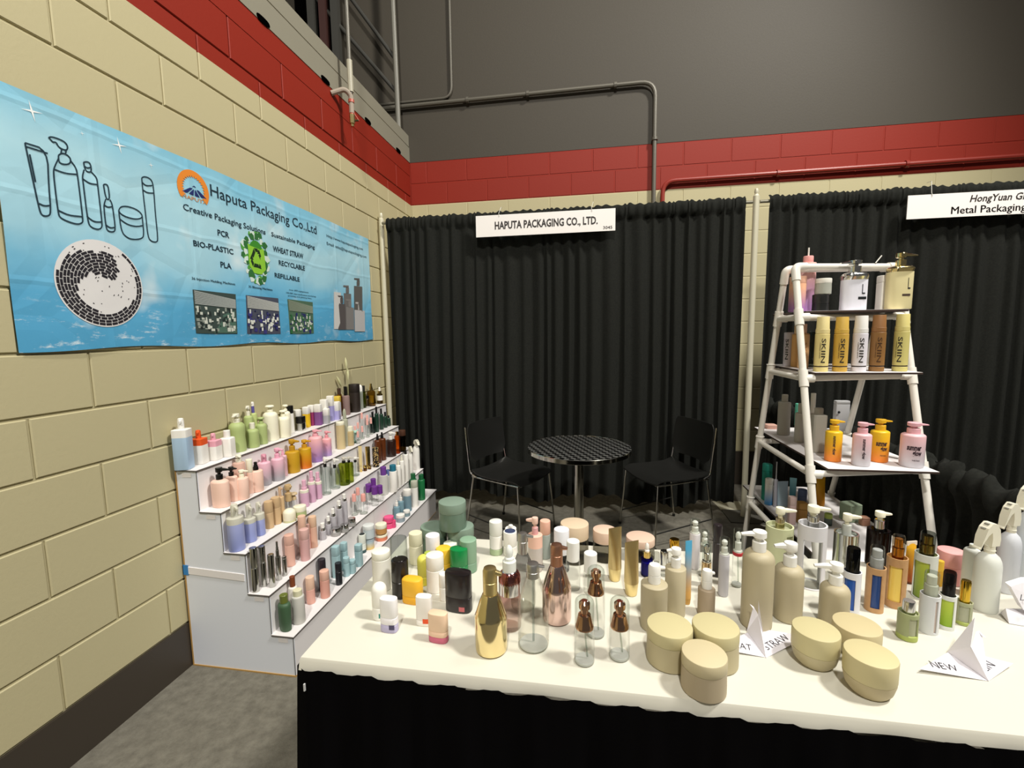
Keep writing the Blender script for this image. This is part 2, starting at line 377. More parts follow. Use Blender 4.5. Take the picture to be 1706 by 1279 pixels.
# ------------------------------------------------------------------ banner on the left wall
BY0, BY1, BZ0, BZ1 = 1.17, 3.585, 1.432, 2.248
def bd(y, z):   # gentle billow of the cloth
    return .006 + .0022 * math.sin(y * 7 + z * 3) + .0016 * math.sin(z * 13 + y * 2.2) + .0012 * math.sin(y * 17 - z * 6)
def banner_mat():
    m, N, L, B = newmat('banner_print'); g = N.new('ShaderNodeTexCoord'); sp = N.new('ShaderNodeSeparateXYZ'); L.new(g.outputs['Object'], sp.inputs[0])
    mr = N.new('ShaderNodeMapRange'); mr.inputs[1].default_value = 0; mr.inputs[2].default_value = BZ1 - BZ0; L.new(sp.outputs['Z'], mr.inputs[0])
    n0 = noise(N, L, 2.2, 3); ad = N.new('ShaderNodeMath'); ad.operation = 'MULTIPLY_ADD'; ad.inputs[1].default_value = .5; ad.inputs[2].default_value = -.25
    L.new(n0.outputs[0], ad.inputs[0]); a2 = N.new('ShaderNodeMath'); L.new(mr.outputs[0], a2.inputs[0]); L.new(ad.outputs[0], a2.inputs[1])
    r = N.new('ShaderNodeValToRGB'); e = r.color_ramp.elements; e[0].position = 0; e[0].color = hexc('4E9CC4'); e[1].position = 1; e[1].color = hexc('7DBDD6')
    for p, c in ((.22, '57A5CC'), (.36, '77B9D6'), (.5, '9CCBDB'), (.75, 'A9D3DF')):
        q = e.new(p); q.color = hexc(c)
    L.new(a2.outputs[0], r.inputs[0])
    # foam glints along the sea at the foot and soft white clouds
    mp = N.new('ShaderNodeMapping'); mp.inputs['Scale'].default_value = (1, 6, 22); L.new(g.outputs['Object'], mp.inputs[0])
    n1 = N.new('ShaderNodeTexNoise'); n1.inputs['Scale'].default_value = 1.6; n1.inputs['Detail'].default_value = 7; n1.inputs['Roughness'].default_value = .75; L.new(mp.outputs[0], n1.inputs['Vector'])
    f1 = N.new('ShaderNodeMapRange'); f1.inputs[1].default_value = .56; f1.inputs[2].default_value = .72; L.new(n1.outputs[0], f1.inputs[0])
    lo = N.new('ShaderNodeMapRange'); lo.inputs[1].default_value = .27; lo.inputs[2].default_value = .1; L.new(mr.outputs[0], lo.inputs[0])
    mu = N.new('ShaderNodeMath'); mu.operation = 'MULTIPLY'; L.new(f1.outputs[0], mu.inputs[0]); L.new(lo.outputs[0], mu.inputs[1])
    n2 = noise(N, L, 3.4, 3); f2 = N.new('ShaderNodeMapRange'); f2.inputs[1].default_value = .60; f2.inputs[2].default_value = .80; f2.inputs[4].default_value = .8; L.new(n2.outputs[0], f2.inputs[0])
    mx = N.new('ShaderNodeMath'); mx.operation = 'MAXIMUM'; L.new(mu.outputs[0], mx.inputs[0]); L.new(f2.outputs[0], mx.inputs[1])
    x = N.new('ShaderNodeMix'); x.data_type = 'RGBA'; x.inputs[7].default_value = hexc('E4EDEC'); L.new(mx.outputs[0], x.inputs[0]); L.new(r.outputs[0], x.inputs[6])
    L.new(x.outputs[2], B.inputs['Base Color']); B.inputs['Roughness'].default_value = .5
    # cloth creases: fold lines and crumples
    w = N.new('ShaderNodeTexVoronoi'); w.feature = 'DISTANCE_TO_EDGE'; w.inputs['Scale'].default_value = 3.2; L.new(g.outputs['Object'], w.inputs['Vector'])
    cr = N.new('ShaderNodeMapRange'); cr.inputs[2].default_value = .12; L.new(w.outputs['Distance'], cr.inputs[0])
    n3 = noise(N, L, 9, 4); s = N.new('ShaderNodeMath'); L.new(cr.outputs[0], s.inputs[0]); L.new(n3.outputs[0], s.inputs[1])
    def folds(sock, period, ph):
        a = N.new('ShaderNodeMath'); a.operation = 'MULTIPLY_ADD'; a.inputs[1].default_value = 1 / period; a.inputs[2].default_value = ph; L.new(sock, a.inputs[0])
        f = N.new('ShaderNodeMath'); f.operation = 'FRACT'; L.new(a.outputs[0], f.inputs[0])
        d = N.new('ShaderNodeMath'); d.operation = 'PINGPONG'; d.inputs[1].default_value = .5; L.new(f.outputs[0], d.inputs[0])
        r_ = N.new('ShaderNodeMapRange'); r_.inputs[2].default_value = .05; r_.inputs[3].default_value = .7; r_.inputs[4].default_value = 0; L.new(d.outputs[0], r_.inputs[0]); return r_
    wv = N.new('ShaderNodeMath'); wv.operation = 'MULTIPLY_ADD'; wv.inputs[1].default_value = .05; L.new(n0.outputs[0], wv.inputs[0]); L.new(sp.outputs['Z'], wv.inputs[2])
    fz = folds(wv.outputs[0], .275, .1); fy = folds(sp.outputs['Y'], .40, .25)
    a1 = N.new('ShaderNodeMath'); L.new(fz.outputs[0], a1.inputs[0]); L.new(fy.outputs[0], a1.inputs[1]); a3 = N.new('ShaderNodeMath'); L.new(a1.outputs[0], a3.inputs[0]); L.new(s.outputs[0], a3.inputs[1])
    bump(N, L, B, a3.outputs[0], .32, .006)
    return m
bn = thing('wall_banner', 'wide light blue company banner with line-drawn bottles hung on the beige block wall', 'banner', (0, BY0, BZ0))
def P(px, py): q = on(px, py, 0, .008); return q.y, q.z
def B3(y, z, d=.0): return Vector((bd(y, z) + .001 + d, y - BY0, z - BZ0))
NYb, NZb = 60, 24; V = []
for j in range(NZb + 1):
    for i in range(NYb + 1):
        y = BY0 + (BY1 - BY0) * i / NYb; z = BZ0 + (BZ1 - BZ0) * j / NZb
        if j in (0,): z += .006 * math.sin(y * 9)
        if j == NZb: z += .012 * math.sin((y - BY0) / (BY1 - BY0) * PI) - .004
        v = B3(y, z); v.x -= .001; V.append(v)
mk('banner_cloth', V, [(j * (NYb + 1) + i, j * (NYb + 1) + i + 1, (j + 1) * (NYb + 1) + i + 1, (j + 1) * (NYb + 1) + i) for j in range(NZb) for i in range(NYb)], banner_mat(), bn)
DK = plain('print_navy', '16303D', .5)
def bpoly(name, pts, mat, d=0.0, px=True):
    q = [P(*p) if px else p for p in pts]
    return mk(name, [B3(y, z, d) for y, z in q], [tuple(range(len(q)))], mat, bn, smooth=0)
def bmulti(name, polys, mat, d=0.0, px=True):
    V, Fs = [], []
    for pts in polys:
        n = len(V); V += [B3(*(P(*p) if px else p), d) for p in pts]; Fs.append(tuple(range(n, n + len(pts))))
    return mk(name, V, Fs, mat, bn, smooth=0)
def btext(s, p0, ptop, p1, mat=DK, bold=.0, name='lettering'):
    y0, z0 = P(*p0); _, z1 = P(*ptop); y1, _ = P(*p1)
    V, Fs, asp = text2d(s, 0, bold)
    return mk(name, [B3(y0 + x * (y1 - y0), z0 + y * (z1 - z0), .0008) for x, y in V], Fs, mat, bn, smooth=0)
for s, a, b, c, bo in (
    ('Haputa Packaging Co.,Ltd', (349.7, 325.5), (349.7, 306.5), (527.3, 389), .004), ('Creative Packaging Solutions', (305.8, 349), (305.8, 338.5), (442.7, 389), .012),
    ('PCR', (363, 391.6), (363, 382), (382.4, 396), .02), ('BIO-PLASTIC', (322.5, 409), (322.5, 399.6), (389, 422), .02), ('PLA', (367.7, 444.8), (367.7, 435.5), (385.5, 447), .02),
    ('Sustainable Packaging', (452.8, 393), (452.8, 386), (524, 414), .012), ('WHEAT STRAW', (456, 418), (456, 409), (505.5, 428), .02), ('RECYCLABLE', (466, 441), (466, 433), (508.7, 449), .02),
    ('REFILLABLE', (458.7, 461.5), (458.7, 454), (500, 468), .02), ('36 Injection Molding Machines', (319.4, 465.3), (319.4, 461), (391, 473), .02), ('35 Blowing Machines', (413, 478.8), (413, 475), (454, 483), .02),
    ('Http://www.haputapackaging.com', (544, 394.5), (544, 389.8), (605, 416), .0), ('Email: sales@haputapackaging.com', (544, 407.5), (544, 402.5), (611, 429), .0),
    ('over 600 equipments', (482, 483.5), (482, 480.8), (515, 489), .0), ('100,000 class purification workshop', (477, 488.6), (477, 485.8), (527, 495), .0), ('printing and plating lines', (480, 493.2), (480, 490.6), (520, 499), .0)):
    btext(s, a, b, c, DK, bo)
# line drawings of bottles
LINES = [
 [(113,293),(150,470),(175,590),(186,622),(215,627),(230,612),(222,500),(218,325),(113,293)], [(175,568),(200,580),(226,577)], [(118,310),(219,341)], [(135,345),(160,470)],
 [(268,365),(248,405),(244,430),(262,610),(272,636),(345,664),(372,657),(375,640),(355,430),(345,400),(325,375)], [(246,412),(300,432),(352,436)], [(262,598),(310,622),(373,628)],
 [(268,350),(270,382),(295,392),(322,388),(325,365),(310,348),(285,338),(268,350)], [(280,341),(284,318)], [(300,346),(304,326)],
 [(222,270),(235,265),(270,275),(300,290),(312,312),(306,328),(282,320),(266,308),(258,290),(242,290),(234,280),(222,270)],
 [(385,415),(377,445),(380,470),(397,650),(408,674),(440,687),(460,680),(462,655),(445,470),(440,448),(418,425)], [(378,455),(410,478),(444,482)], [(392,625),(425,652),(461,652)],
 [(383,381),(390,416),(404,426),(419,424),(414,386),(400,378),(383,381)], [(386,398),(400,408),(416,404)],
 [(482,548),(474,568),(472,590),(480,680),(490,694),(512,698),(524,688),(513,590),(508,565),(500,550)], [(473,574),(490,586),(512,582)], [(472,482),(482,547),(500,551),(494,492),(486,480),(472,482)], [(478,664),(500,680),(522,676)],
 [(540,598),(550,582),(580,580),(625,595),(648,617),(648,634),(620,640),(575,630),(545,612),(540,598)], [(540,600),(550,695),(575,722),(605,732),(645,728),(656,712),(648,622)], [(544,638),(580,664),(620,673),(652,668)],
 [(645,452),(652,515),(665,620),(674,722),(690,740),(712,744),(720,732),(708,600),(702,520),(694,466),(675,450),(655,446),(645,452)], [(651,505),(672,520),(700,521)], [(648,472),(665,488),(693,487)]]
def ribbon(pts, w, closed=False):
    q = [Vector(P(*p)) for p in pts]; V, Fs = [], []
    fine = []
    for a, b in zip(q, q[1:]):
        k = max(1, int((b - a).length / .03)); fine += [a.lerp(b, i / k) for i in range(k)]
    fine.append(q[-1])
    for i, p in enumerate(fine):
        d = (fine[min(i + 1, len(fine) - 1)] - fine[max(i - 1, 0)]).normalized(); n = Vector((-d.y, d.x)) * w / 2
        V += [B3(*(p - n), .001), B3(*(p + n), .001)]
        if i: Fs.append((2 * i - 2, 2 * i, 2 * i + 1, 2 * i - 1))
    return V, Fs
z4 = lambda p: (p[0] * .3675, 130 + p[1] * .3675)
def soften(l):      # round the drawn corners
    for _ in range(2):
        if len(l) < 3: return l
        o_ = [l[0]]
        for a, b in zip(l, l[1:]): o_ += [(a[0] * .75 + b[0] * .25, a[1] * .75 + b[1] * .25), (a[0] * .25 + b[0] * .75, a[1] * .25 + b[1] * .75)]
        l = o_ + [l[-1]]
    return l
LINES = [soften(l) for l in LINES]
mk('bottle_line_drawing', *cat_(*[ribbon([z4(p) for p in l], .0046) for l in LINES]), DK, bn, smooth=0)
# sparkles
def star(cx, cy, r):
    y, z = P(cx, cy)
    return [(y + (r if k % 2 == 0 else r * .14) * math.cos(k * PI / 4 + .2) * (1 if k % 4 == 0 else 1), z + (r if k % 2 == 0 else r * .12) * math.sin(k * PI / 4 + .2)) for k in range(8)]
bmulti('sparkle', [star(53, 185, .032), star(199, 242, .030), star(138, 222, .009), star(252, 275, .013)], plain('print_white', 'F2F6F4', .5), .0005, False)
# swirl of black tiles on a white disc
cy, cz = P(171, 473); R0 = .156
def sdisc(r, n=48, c=None): c = c or (cy, cz); return [(c[0] + r * math.cos(2 * PI * k / n), c[1] + r * math.sin(2 * PI * k / n)) for k in range(n)]
mk('white_disc', [B3(cy, cz, .0004)] + [B3(*p, .0004) for p in sdisc(R0 * .55)] + [B3(*p, .0004) for p in sdisc(R0)],
   [(0, 1 + k, 1 + (k + 1) % 48) for k in range(48)] + [(1 + k, 49 + k, 49 + (k + 1) % 48, 1 + (k + 1) % 48) for k in range(48)], plain('print_paper', 'DCDAD8', .6), bn, smooth=0)
polys = []; rnd = random.Random(2)
def tile(rho, th, w, l):
    c = (cy + rho * math.cos(th), cz + rho * math.sin(th)); t = (-math.sin(th), math.cos(th)); n = (math.cos(th), math.sin(th))
    return [(c[0] + t[0] * a * l + n[0] * b * w, c[1] + t[1] * a * l + n[1] * b * w) for a, b in ((-.5, -.5), (.5, -.5), (.5, .5), (-.5, .5))]
def lerpt(tab, t):
    for (a, u), (b, v) in zip(tab, tab[1:]):
        if a <= t <= b: return u + (v - u) * (t - a) / (b - a)
    return tab[-1][1]
OUT = [(0, .99), (225, .99), (280, .88), (330, .70), (345, .78), (360, .70), (392, .38)]; INN = [(0, .93), (60, .84), (120, .70), (170, .66), (215, .60), (280, .34), (330, .16), (392, .10)]
for i in range(13):
    f = .12 + .068 * i; rho = R0 * f; l = .021; cnt = max(4, int(2 * PI * rho / (l + .0025)))
    for k in range(cnt):
        th = 2 * PI * k / cnt + i * .37; t = (60 - math.degrees(th)) % 360
        if any(lerpt(INN, q) < f < lerpt(OUT, q) for q in ((t, t + 360) if t < 32 else (t,))): polys.append(tile(rho, th, .0086, l))
for k in range(60):
    th = rnd.uniform(0, 2 * PI); rho = R0 * math.sqrt(rnd.random()) * .95; polys.append(tile(rho, th, .003, rnd.uniform(.003, .007)))
tag(bmulti('swirl_tile_print', polys, plain('print_black', '1B1820', .6), .0012, False), kind='stuff')
# sun logo
oy, oz = P(322, 316); R1 = .083
V, Fs = [], []
for k in range(41):
    a = math.radians(-35 + 250 * k / 40); ri = R1 * (.60 if k % 2 == 0 else .72)
    V += [B3(oy + R1 * math.cos(a), oz + R1 * math.sin(a), .0008), B3(oy + ri * math.cos(a), oz + ri * math.sin(a), .0008)]
    if k: Fs.append((2 * k - 2, 2 * k, 2 * k + 1, 2 * k - 1))
mk('sun_emblem', V, Fs, plain('print_orange', 'E0862E', .5), bn, smooth=0)
NV = plain('print_blue', '1C2A66', .5)
lg = lambda p: (290 + p[0] * .09384, 280 + p[1] * .09384)
bmulti('mountain_emblem', [[lg(p) for p in q] for q in ([(140,405),(235,435),(325,360),(275,345)], [(260,450),(340,485),(345,380),(335,375)], [(362,490),(450,525),(370,390),(360,385)], [(470,520),(570,555),(430,405),(385,385)], [(310,325),(345,312),(385,350),(345,335)])], NV, .001)
btext('HAPUTA', (304, 328), (304, 322), (344, 340), plain('print_gold', 'C98A52', .5), .01)
# recycling bag picture
GR, LG = plain('print_green', '3C8A2C', .5), plain('print_lime', '8CC63A', .5)
gy, gz = P(427.5, 429); polys = []; pol2 = []; pol3 = []; rnd = random.Random(4)
for k in range(46):
    th = 2 * PI * k / 46 + rnd.uniform(-.1, .1); q = rnd.uniform(.85, 1.12); c = (gy + .088 * q * math.cos(th), gz + .122 * q * math.sin(th)); s = rnd.uniform(.012, .024)
    e = rnd.uniform(0, 6); p = [(c[0] + s * math.cos(e + j * 2 * PI / 5) * (1.3 if j % 2 else .8), c[1] + s * math.sin(e + j * 2 * PI / 5)) for j in range(5)]
    (polys, pol2, pol3)[k % 3].append(p)
bmulti('leaf_print', polys, plain('print_leaf', '4E9A3A', .5), .0008, False); bmulti('leaf_print', pol2, plain('print_pale', 'CFE0D6', .5), .0009, False); bmulti('leaf_print', pol3, plain('print_dkgreen', '2F6B36', .5), .001, False)
bmulti('bag_print', [[(gy + .07 * math.cos(a) * (1 if math.sin(a) < 0 else .9), gz + .09 * math.sin(a)) for a in [2 * PI * k / 20 for k in range(20)]]], GR, .0012, False)
bmulti('bag_print', [[(gy - .062, gz + .062), (gy + .062, gz + .055), (gy + .068, gz - .055), (gy + .03, gz - .085), (gy - .03, gz - .085), (gy - .06, gz - .05)]], LG, .0014, False)
polys = []
def rot2(q, k): a = -k * 2 * PI / 3; return (gy + q[0] * math.cos(a) - q[1] * math.sin(a), gz - .008 + (q[0] * math.sin(a) + q[1] * math.cos(a)) * 1.12)
for k in range(3):      # three folded arrows chasing each other round a triangle
    polys.append([rot2(q, k) for q in ((-.017, .050), (.010, .050), (.020, .034), (.003, .034), (-.006, .033))])
    polys.append([rot2(q, k) for q in ((-.019, .047), (-.008, .030), (-.026, .002), (-.040, .012))])
    polys.append([rot2(q, k) for q in ((.006, .026), (.033, .026), (.022, .050))])
bmulti('recycling_arrow_print', polys, plain('print_bagink', '17301A', .5), .0017, False)
# three small factory photographs and a product photograph
def photo(c, cols, sd):
    q = [Vector(P(*p)) for p in c]; rnd = random.Random(sd); base = bmulti('photo_print', [[tuple(p) for p in q]], plain('print_' + cols[0], cols[0], .5), .0006, False)
    uv = lambda u, v: tuple(q[0].lerp(q[1], u).lerp(q[3].lerp(q[2], u), v))
    for ci, c2 in enumerate(cols[1:]):
        pol = []
        for k in range(9 if ci == 0 else 34):
            if ci == 0: v0 = .02 + .035 * k; pol.append([uv(.02, v0), uv(.98, v0 + .12 - .01 * k), uv(.98, v0 + .14 - .01 * k), uv(.02, v0 + .022)]); continue
            u, v = rnd.uniform(0, .92), rnd.uniform(.36, .9); w = .03 + .07 * v * rnd.random(); h = .03 + .09 * rnd.random()
            pol.append([uv(u, v), uv(min(1, u + w), v), uv(min(1, u + w), min(1, v + h)), uv(u, min(1, v + h))])
        bmulti('photo_print', pol, plain('print_' + c2, c2, .5), .0026 + .0003 * ci, False)
    return uv
uv = photo([(321, 482), (391.7, 490), (395.7, 556), (328.4, 555)], ['3C4A46', 'A9B0AC', '8E968C', '26302E', 'C9CEC2'], 1)
bmulti('photo_print', [[uv(.62, .55), uv(.95, .42), uv(.98, .98), uv(.40, .98)]], plain('print_floor', '4C6A5C', .5), .0024, False)
uv = photo([(408.4, 491.4), (463.5, 496.7), (467.5, 556), (412, 556)], ['4A4E5C', 'BFC2BC', '23264E', '3B3A78', 'D9DCD2'], 2)
uv = photo([(478.6, 498), (521.5, 503.3), (523.3, 555.2), (483.4, 556)], ['4F6B55', '8F9A86', '2D2F66', '2E6B3E', 'C4CCBC'], 3)
def pb(x0, x1, yt, yb, c, pump=True):
    r = [[(x0, yt), (x1, yt + 1.5), (x1, yb), (x0, yb)]]
    if pump:
        m = (x0 + x1) / 2; r += [[(m - 2.5, yt - 9), (m + 2.5, yt - 9), (m + 2.5, yt), (m - 2.5, yt)], [(m - 7, yt - 13), (m + 2, yt - 12.5), (m + 2, yt - 9), (m - 7, yt - 10.5)]]
    bmulti('bottle_photo_print', r, plain('print_' + c, c, .5), pb.d, ); pb.d += .0004
pb.d = .001
for a in ((590, 604, 476, 551, '5E5C58'), (573, 585, 488, 549, '6B6866'), (556, 568, 486, 548, 'C9C8C4', False), (563, 575, 505, 549, '55504F'), (576, 589, 511, 549, '7E7B78'), (590, 608, 516, 552, 'B9B7B6')): pb(*a)
# ------------------------------------------------------------------ stepped display stand along the left wall
SY0, SY1 = 1.665, 3.54
TZ = [.905, .7235, .546, .367, .187]; TX = [.113, .214, .316, .415, .516]
FOAM = plain('white_foam_board', 'E8E4E3', .55); FOAMG = plain('grey_foam_board', 'E0E4EC', .6); EDGE = plain('board_edge', '55504C', .8); KRAFT = plain('kraft_edge', 'B08A4E', .8)
st = thing('stepped_display_stand', 'white five-step foam board display stand against the beige block wall', 'display stand', (0, SY0, 0))
L_ = SY1 - SY0
prof = [(.012, 0)]; xb = .012
side = [(.012, .0)] + [(TX[4], 0)]
for i in (4, 3, 2, 1, 0): side += [(TX[i], TZ[i] - .004), ((TX[i - 1] if i else .012), TZ[i] - .004)]
def prism_y(pts, y0, y1):
    n = len(pts); V = [(x, y, z) for y in (y0, y1) for x, z in pts]
    return V, [(i, (i + 1) % n, n + (i + 1) % n, n + i) for i in range(n)] + [tuple(range(n))[::-1], tuple(range(n, 2 * n))]
for y in (0, L_ - .006): mk('side_panel', *prism_y(side, y, y + .006), FOAMG, st, smooth=0)
SEAM = [1.02, .86, 1.12, .98, 1.10, .95]
for i in range(5):
    xb = TX[i - 1] if i else .012
    mk('shelf', *box(xb - (.0 if i else 0), TX[i] + .004, -.004, L_ + (.02 if i == 4 else .004), TZ[i] - .006, TZ[i]), FOAM, st, smooth=0)
    mk('edge_strip', *box(TX[i] + .004, TX[i] + .0056, -.004, L_ + .004, TZ[i] - .006, TZ[i] - .001), EDGE, st, smooth=0)
    mk('edge_strip', *box(xb, TX[i] + .004, -.0056, -.0041, TZ[i] - .006, TZ[i] - .0015), EDGE, st, smooth=0)
    zl = TZ[i + 1] if i < 4 else .003
    s = SEAM[i]
    for a, b in ((.006, s - .0015), (s + .0015, L_ - .006)):
        mk('riser', *box(TX[i] - .005, TX[i], a, b, zl, TZ[i] - .007), FOAM, st, smooth=0)
    mk('seam', *box(TX[i] - .006, TX[i] - .003, s - .0015, s + .0015, zl, TZ[i] - .007), EDGE, st, smooth=0)
    mk('edge_strip', *box(TX[i] - .002, TX[i] + .0006, -.0012, .0005, zl, TZ[i] - .007), EDGE, st, smooth=0)
    xm = (xb + TX[i]) / 2
    mk('fold_tab', *box(xm - .02, xm + .025, -.0015, 0, TZ[i] - .032, TZ[i] - .014), FOAM, st, smooth=0)
mk('kraft_edge', *cat_(box(.010, TX[4] + .002, -.003, .004, 0, .006), box(.008, .014, -.002, .005, 0, .90), box(TX[4] - .006, TX[4] + .001, 0, L_, 0, .004)), KRAFT, st, smooth=0)
mk('joint_strip', *xf(box(.02, .305, -.003, 0, -.016, .016), Matrix.Translation((0, 0, .452)) @ Matrix.Rotation(.05, 4, 'Y')), FOAM, st, smooth=0)
mk('blue_tape', *cat_(box(.004, .03, -.004, -.002, .43, .475), box(.0045, .0065, -.004, .05, .43, .475)), 's:2F7FC0', st, smooth=0)
# ------------------------------------------------------------------ display table
TT = .762; TX0, TX1, TY0, TY1 = 1.14, 2.975, .855, 1.475
ft = thing('folding_table', 'folding table under the white cover and black skirt, full of packaging samples', 'table', ((TX0 + TX1) / 2, (TY0 + TY1) / 2, 0))
wx, wy = (TX1 - TX0) / 2, (TY1 - TY0) / 2
mk('tabletop', *box(-wx + .01, wx - .01, -wy + .01, wy - .01, TT - .03, TT - .003), 's:8A8378', ft, smooth=0)
for sx in (-1, 1):
    for sy in (-1, 1):
        mk('leg', *bar((sx * (wx - .2), sy * (wy - .08), 0), (sx * (wx - .2), sy * (wy - .08), TT - .03), .014), 's:55534E', ft)
COVER = plain('white_cover', 'D5D2C4', .5, 0, .12, 7)
V = []; NX, NY = 150, 50
rnd = random.Random(11)
rim = []
for i in range(NX + 1): rim.append((TX0 + (TX1 - TX0) * i / NX, TY0))
for i in range(1, NY + 1): rim.append((TX1, TY0 + (TY1 - TY0) * i / NY))
for i in range(1, NX + 1): rim.append((TX1 - (TX1 - TX0) * i / NX, TY1))
for i in range(1, NY): rim.append((TX0, TY1 - (TY1 - TY0) * i / NY))
nr = len(rim); cx_, cy_ = (TX0 + TX1) / 2, (TY0 + TY1) / 2
for lev in range(4):
    for i, (x, y) in enumerate(rim):
        w = math.sin(i * .11) * .5 + math.sin(i * .37 + 1) * .3
        if lev == 0: s, z = .985, TT
        elif lev == 1: s, z = .998, TT
        elif lev == 2: s, z = 1.004, TT - .006
        else: s, z = 1.008 + .001 * w, TT - .026 - .004 * w
        V.append((cx_ + (x - cx_) * (s if lev == 0 else 1) + (.0018 * lev * (1 if x > cx_ else -1) if x in (TX0, TX1) and lev else 0), cy_ + (y - cy_) * (s if lev == 0 else 1) + (.0025 * lev * (1 if y > cy_ else -1) * (1 if lev < 3 else 1 + .2 * w) if y in (TY0, TY1) and lev else 0), z))
Fs = [(l * nr + i, l * nr + (i + 1) % nr, (l + 1) * nr + (i + 1) % nr, (l + 1) * nr + i)[::-1] for l in range(3) for i in range(nr)] + [tuple(range(nr))]
o = mk('table_cover', V, Fs, COVER, smooth=50); tag(o, 'white plastic cover stretched over the sample table above the black skirt', 'table cover')
SK = plain('black_skirt', '060506', 1.0); SK.node_tree.nodes['Principled BSDF'].inputs['Specular IOR Level'].default_value = .05
V = []; pts = []
for i in range(37): pts.append((TX0, TY1 - (TY1 - TY0) * i / 36, -1, 0))
for i in range(1, 121): pts.append((TX0 + (TX1 - TX0) * i / 120, TY0, 0, -1))
ZS = [.004, .2, .4, .55, .68, .735, .742]
for z in ZS:
    for i, (x, y, nx, ny) in enumerate(pts):
        f = 1 - z / .742; a = .0135 + f * (.03 + .022 * math.sin(i * .55) + .012 * math.sin(i * 1.27 + 1)) + .0012 * math.sin(i * 2.1)
        zz = z - .003 + (.005 * (1 if (i // 3) % 2 else 0) if z == ZS[-1] else 0)
        V.append((x + nx * a, y + ny * a, zz))
n = len(pts); Fs = [(j * n + i, j * n + i + 1, (j + 1) * n + i + 1, (j + 1) * n + i) for j in range(len(ZS) - 1) for i in range(n - 1)]
sk = mk('table_skirt', V, Fs, SK, smooth=60); tag(sk, 'black cloth skirt hanging around the front and left of the sample table', 'table skirt')
mk('staple', *box(1.155, 1.158, TY0 - .024, TY0 - .020, .70, .716), 's:C9C9C9', sk, smooth=0)
mk('staple', *bar((2.43, TY0 - .03, .66), (2.445, TY0 - .035, .652), .0016, 6), 's:C9C9C9', sk)
# ------------------------------------------------------------------ round table
def rt_mat():
    m, N, L, B = newmat('swirled_steel'); tc = N.new('ShaderNodeTexCoord')
    mp = N.new('ShaderNodeMapping'); mp.inputs['Rotation'].default_value = (0, 0, .35); L.new(tc.outputs['Object'], mp.inputs[0])
    c = N.new('ShaderNodeTexChecker'); c.inputs['Scale'].default_value = 34; c.inputs[1].default_value = hexc('BDBDB8'); c.inputs[2].default_value = hexc('0E0E0E'); L.new(mp.outputs[0], c.inputs[0])
    L.new(c.outputs[0], B.inputs['Base Color']); B.inputs['Metallic'].default_value = .85; B.inputs['Roughness'].default_value = .22
    return m
rt = thing('round_table', 'small round metal cafe table with a checkered steel top between the chairs', 'table', (1.705, 2.925, 0))
mk('tabletop', *loft([(.322, .322, .728, 2), (.328, .328, .732, 2), (.328, .328, .736, 2), (.322, .322, .7375, 2)], 64), rt_mat(), rt)
mk('rim', *loft([(.326, .326, .708, 2), (.332, .332, .712, 2), (.332, .332, .735, 2), (.329, .329, .738, 2), (.329, .329, .735, 2), (.326, .326, .73, 2)], 64), 'm:B9B7AE', rt)
mk('column', *bar((0, 0, .02), (0, 0, .715), .031, 24), 'm:A9A79E', rt)
mk('top_plate', *box(-.1, .1, -.1, .1, .70, .71), 'm:777777', rt, smooth=0)
mk('base', *loft([(.22, .22, 0, 2), (.22, .22, .008, 2), (.05, .05, .03, 2), (.034, .034, .05, 2)], 40), 'm:8A8880', rt)
# ------------------------------------------------------------------ chairs
BLK = plain('black_chair_plastic', '191917', .42, 0, .1, 400); CHR = 'm:B5B3AB'
def sheet(fn, nu, nv, th):
    V = [fn(i / nu, j / nv, 0) for j in range(nv + 1) for i in range(nu + 1)] + [fn(i / nu, j / nv, th) for j in range(nv + 1) for i in range(nu + 1)]
    k = (nu + 1) * (nv + 1); Fs = []
    for j in range(nv):
        for i in range(nu):
            a = j * (nu + 1) + i; q = (a, a + 1, a + nu + 2, a + nu + 1); Fs += [q[::-1], tuple(t + k for t in q)]
    e = [i for i in range(nu + 1)] + [j * (nu + 1) + nu for j in range(1, nv + 1)] + [nv * (nu + 1) + i for i in range(nu - 1, -1, -1)] + [j * (nu + 1) for j in range(nv - 1, 0, -1)]
    for a, b in zip(e, e[1:] + e[:1]): Fs.append((a, b, b + k, a + k))
    return V, Fs
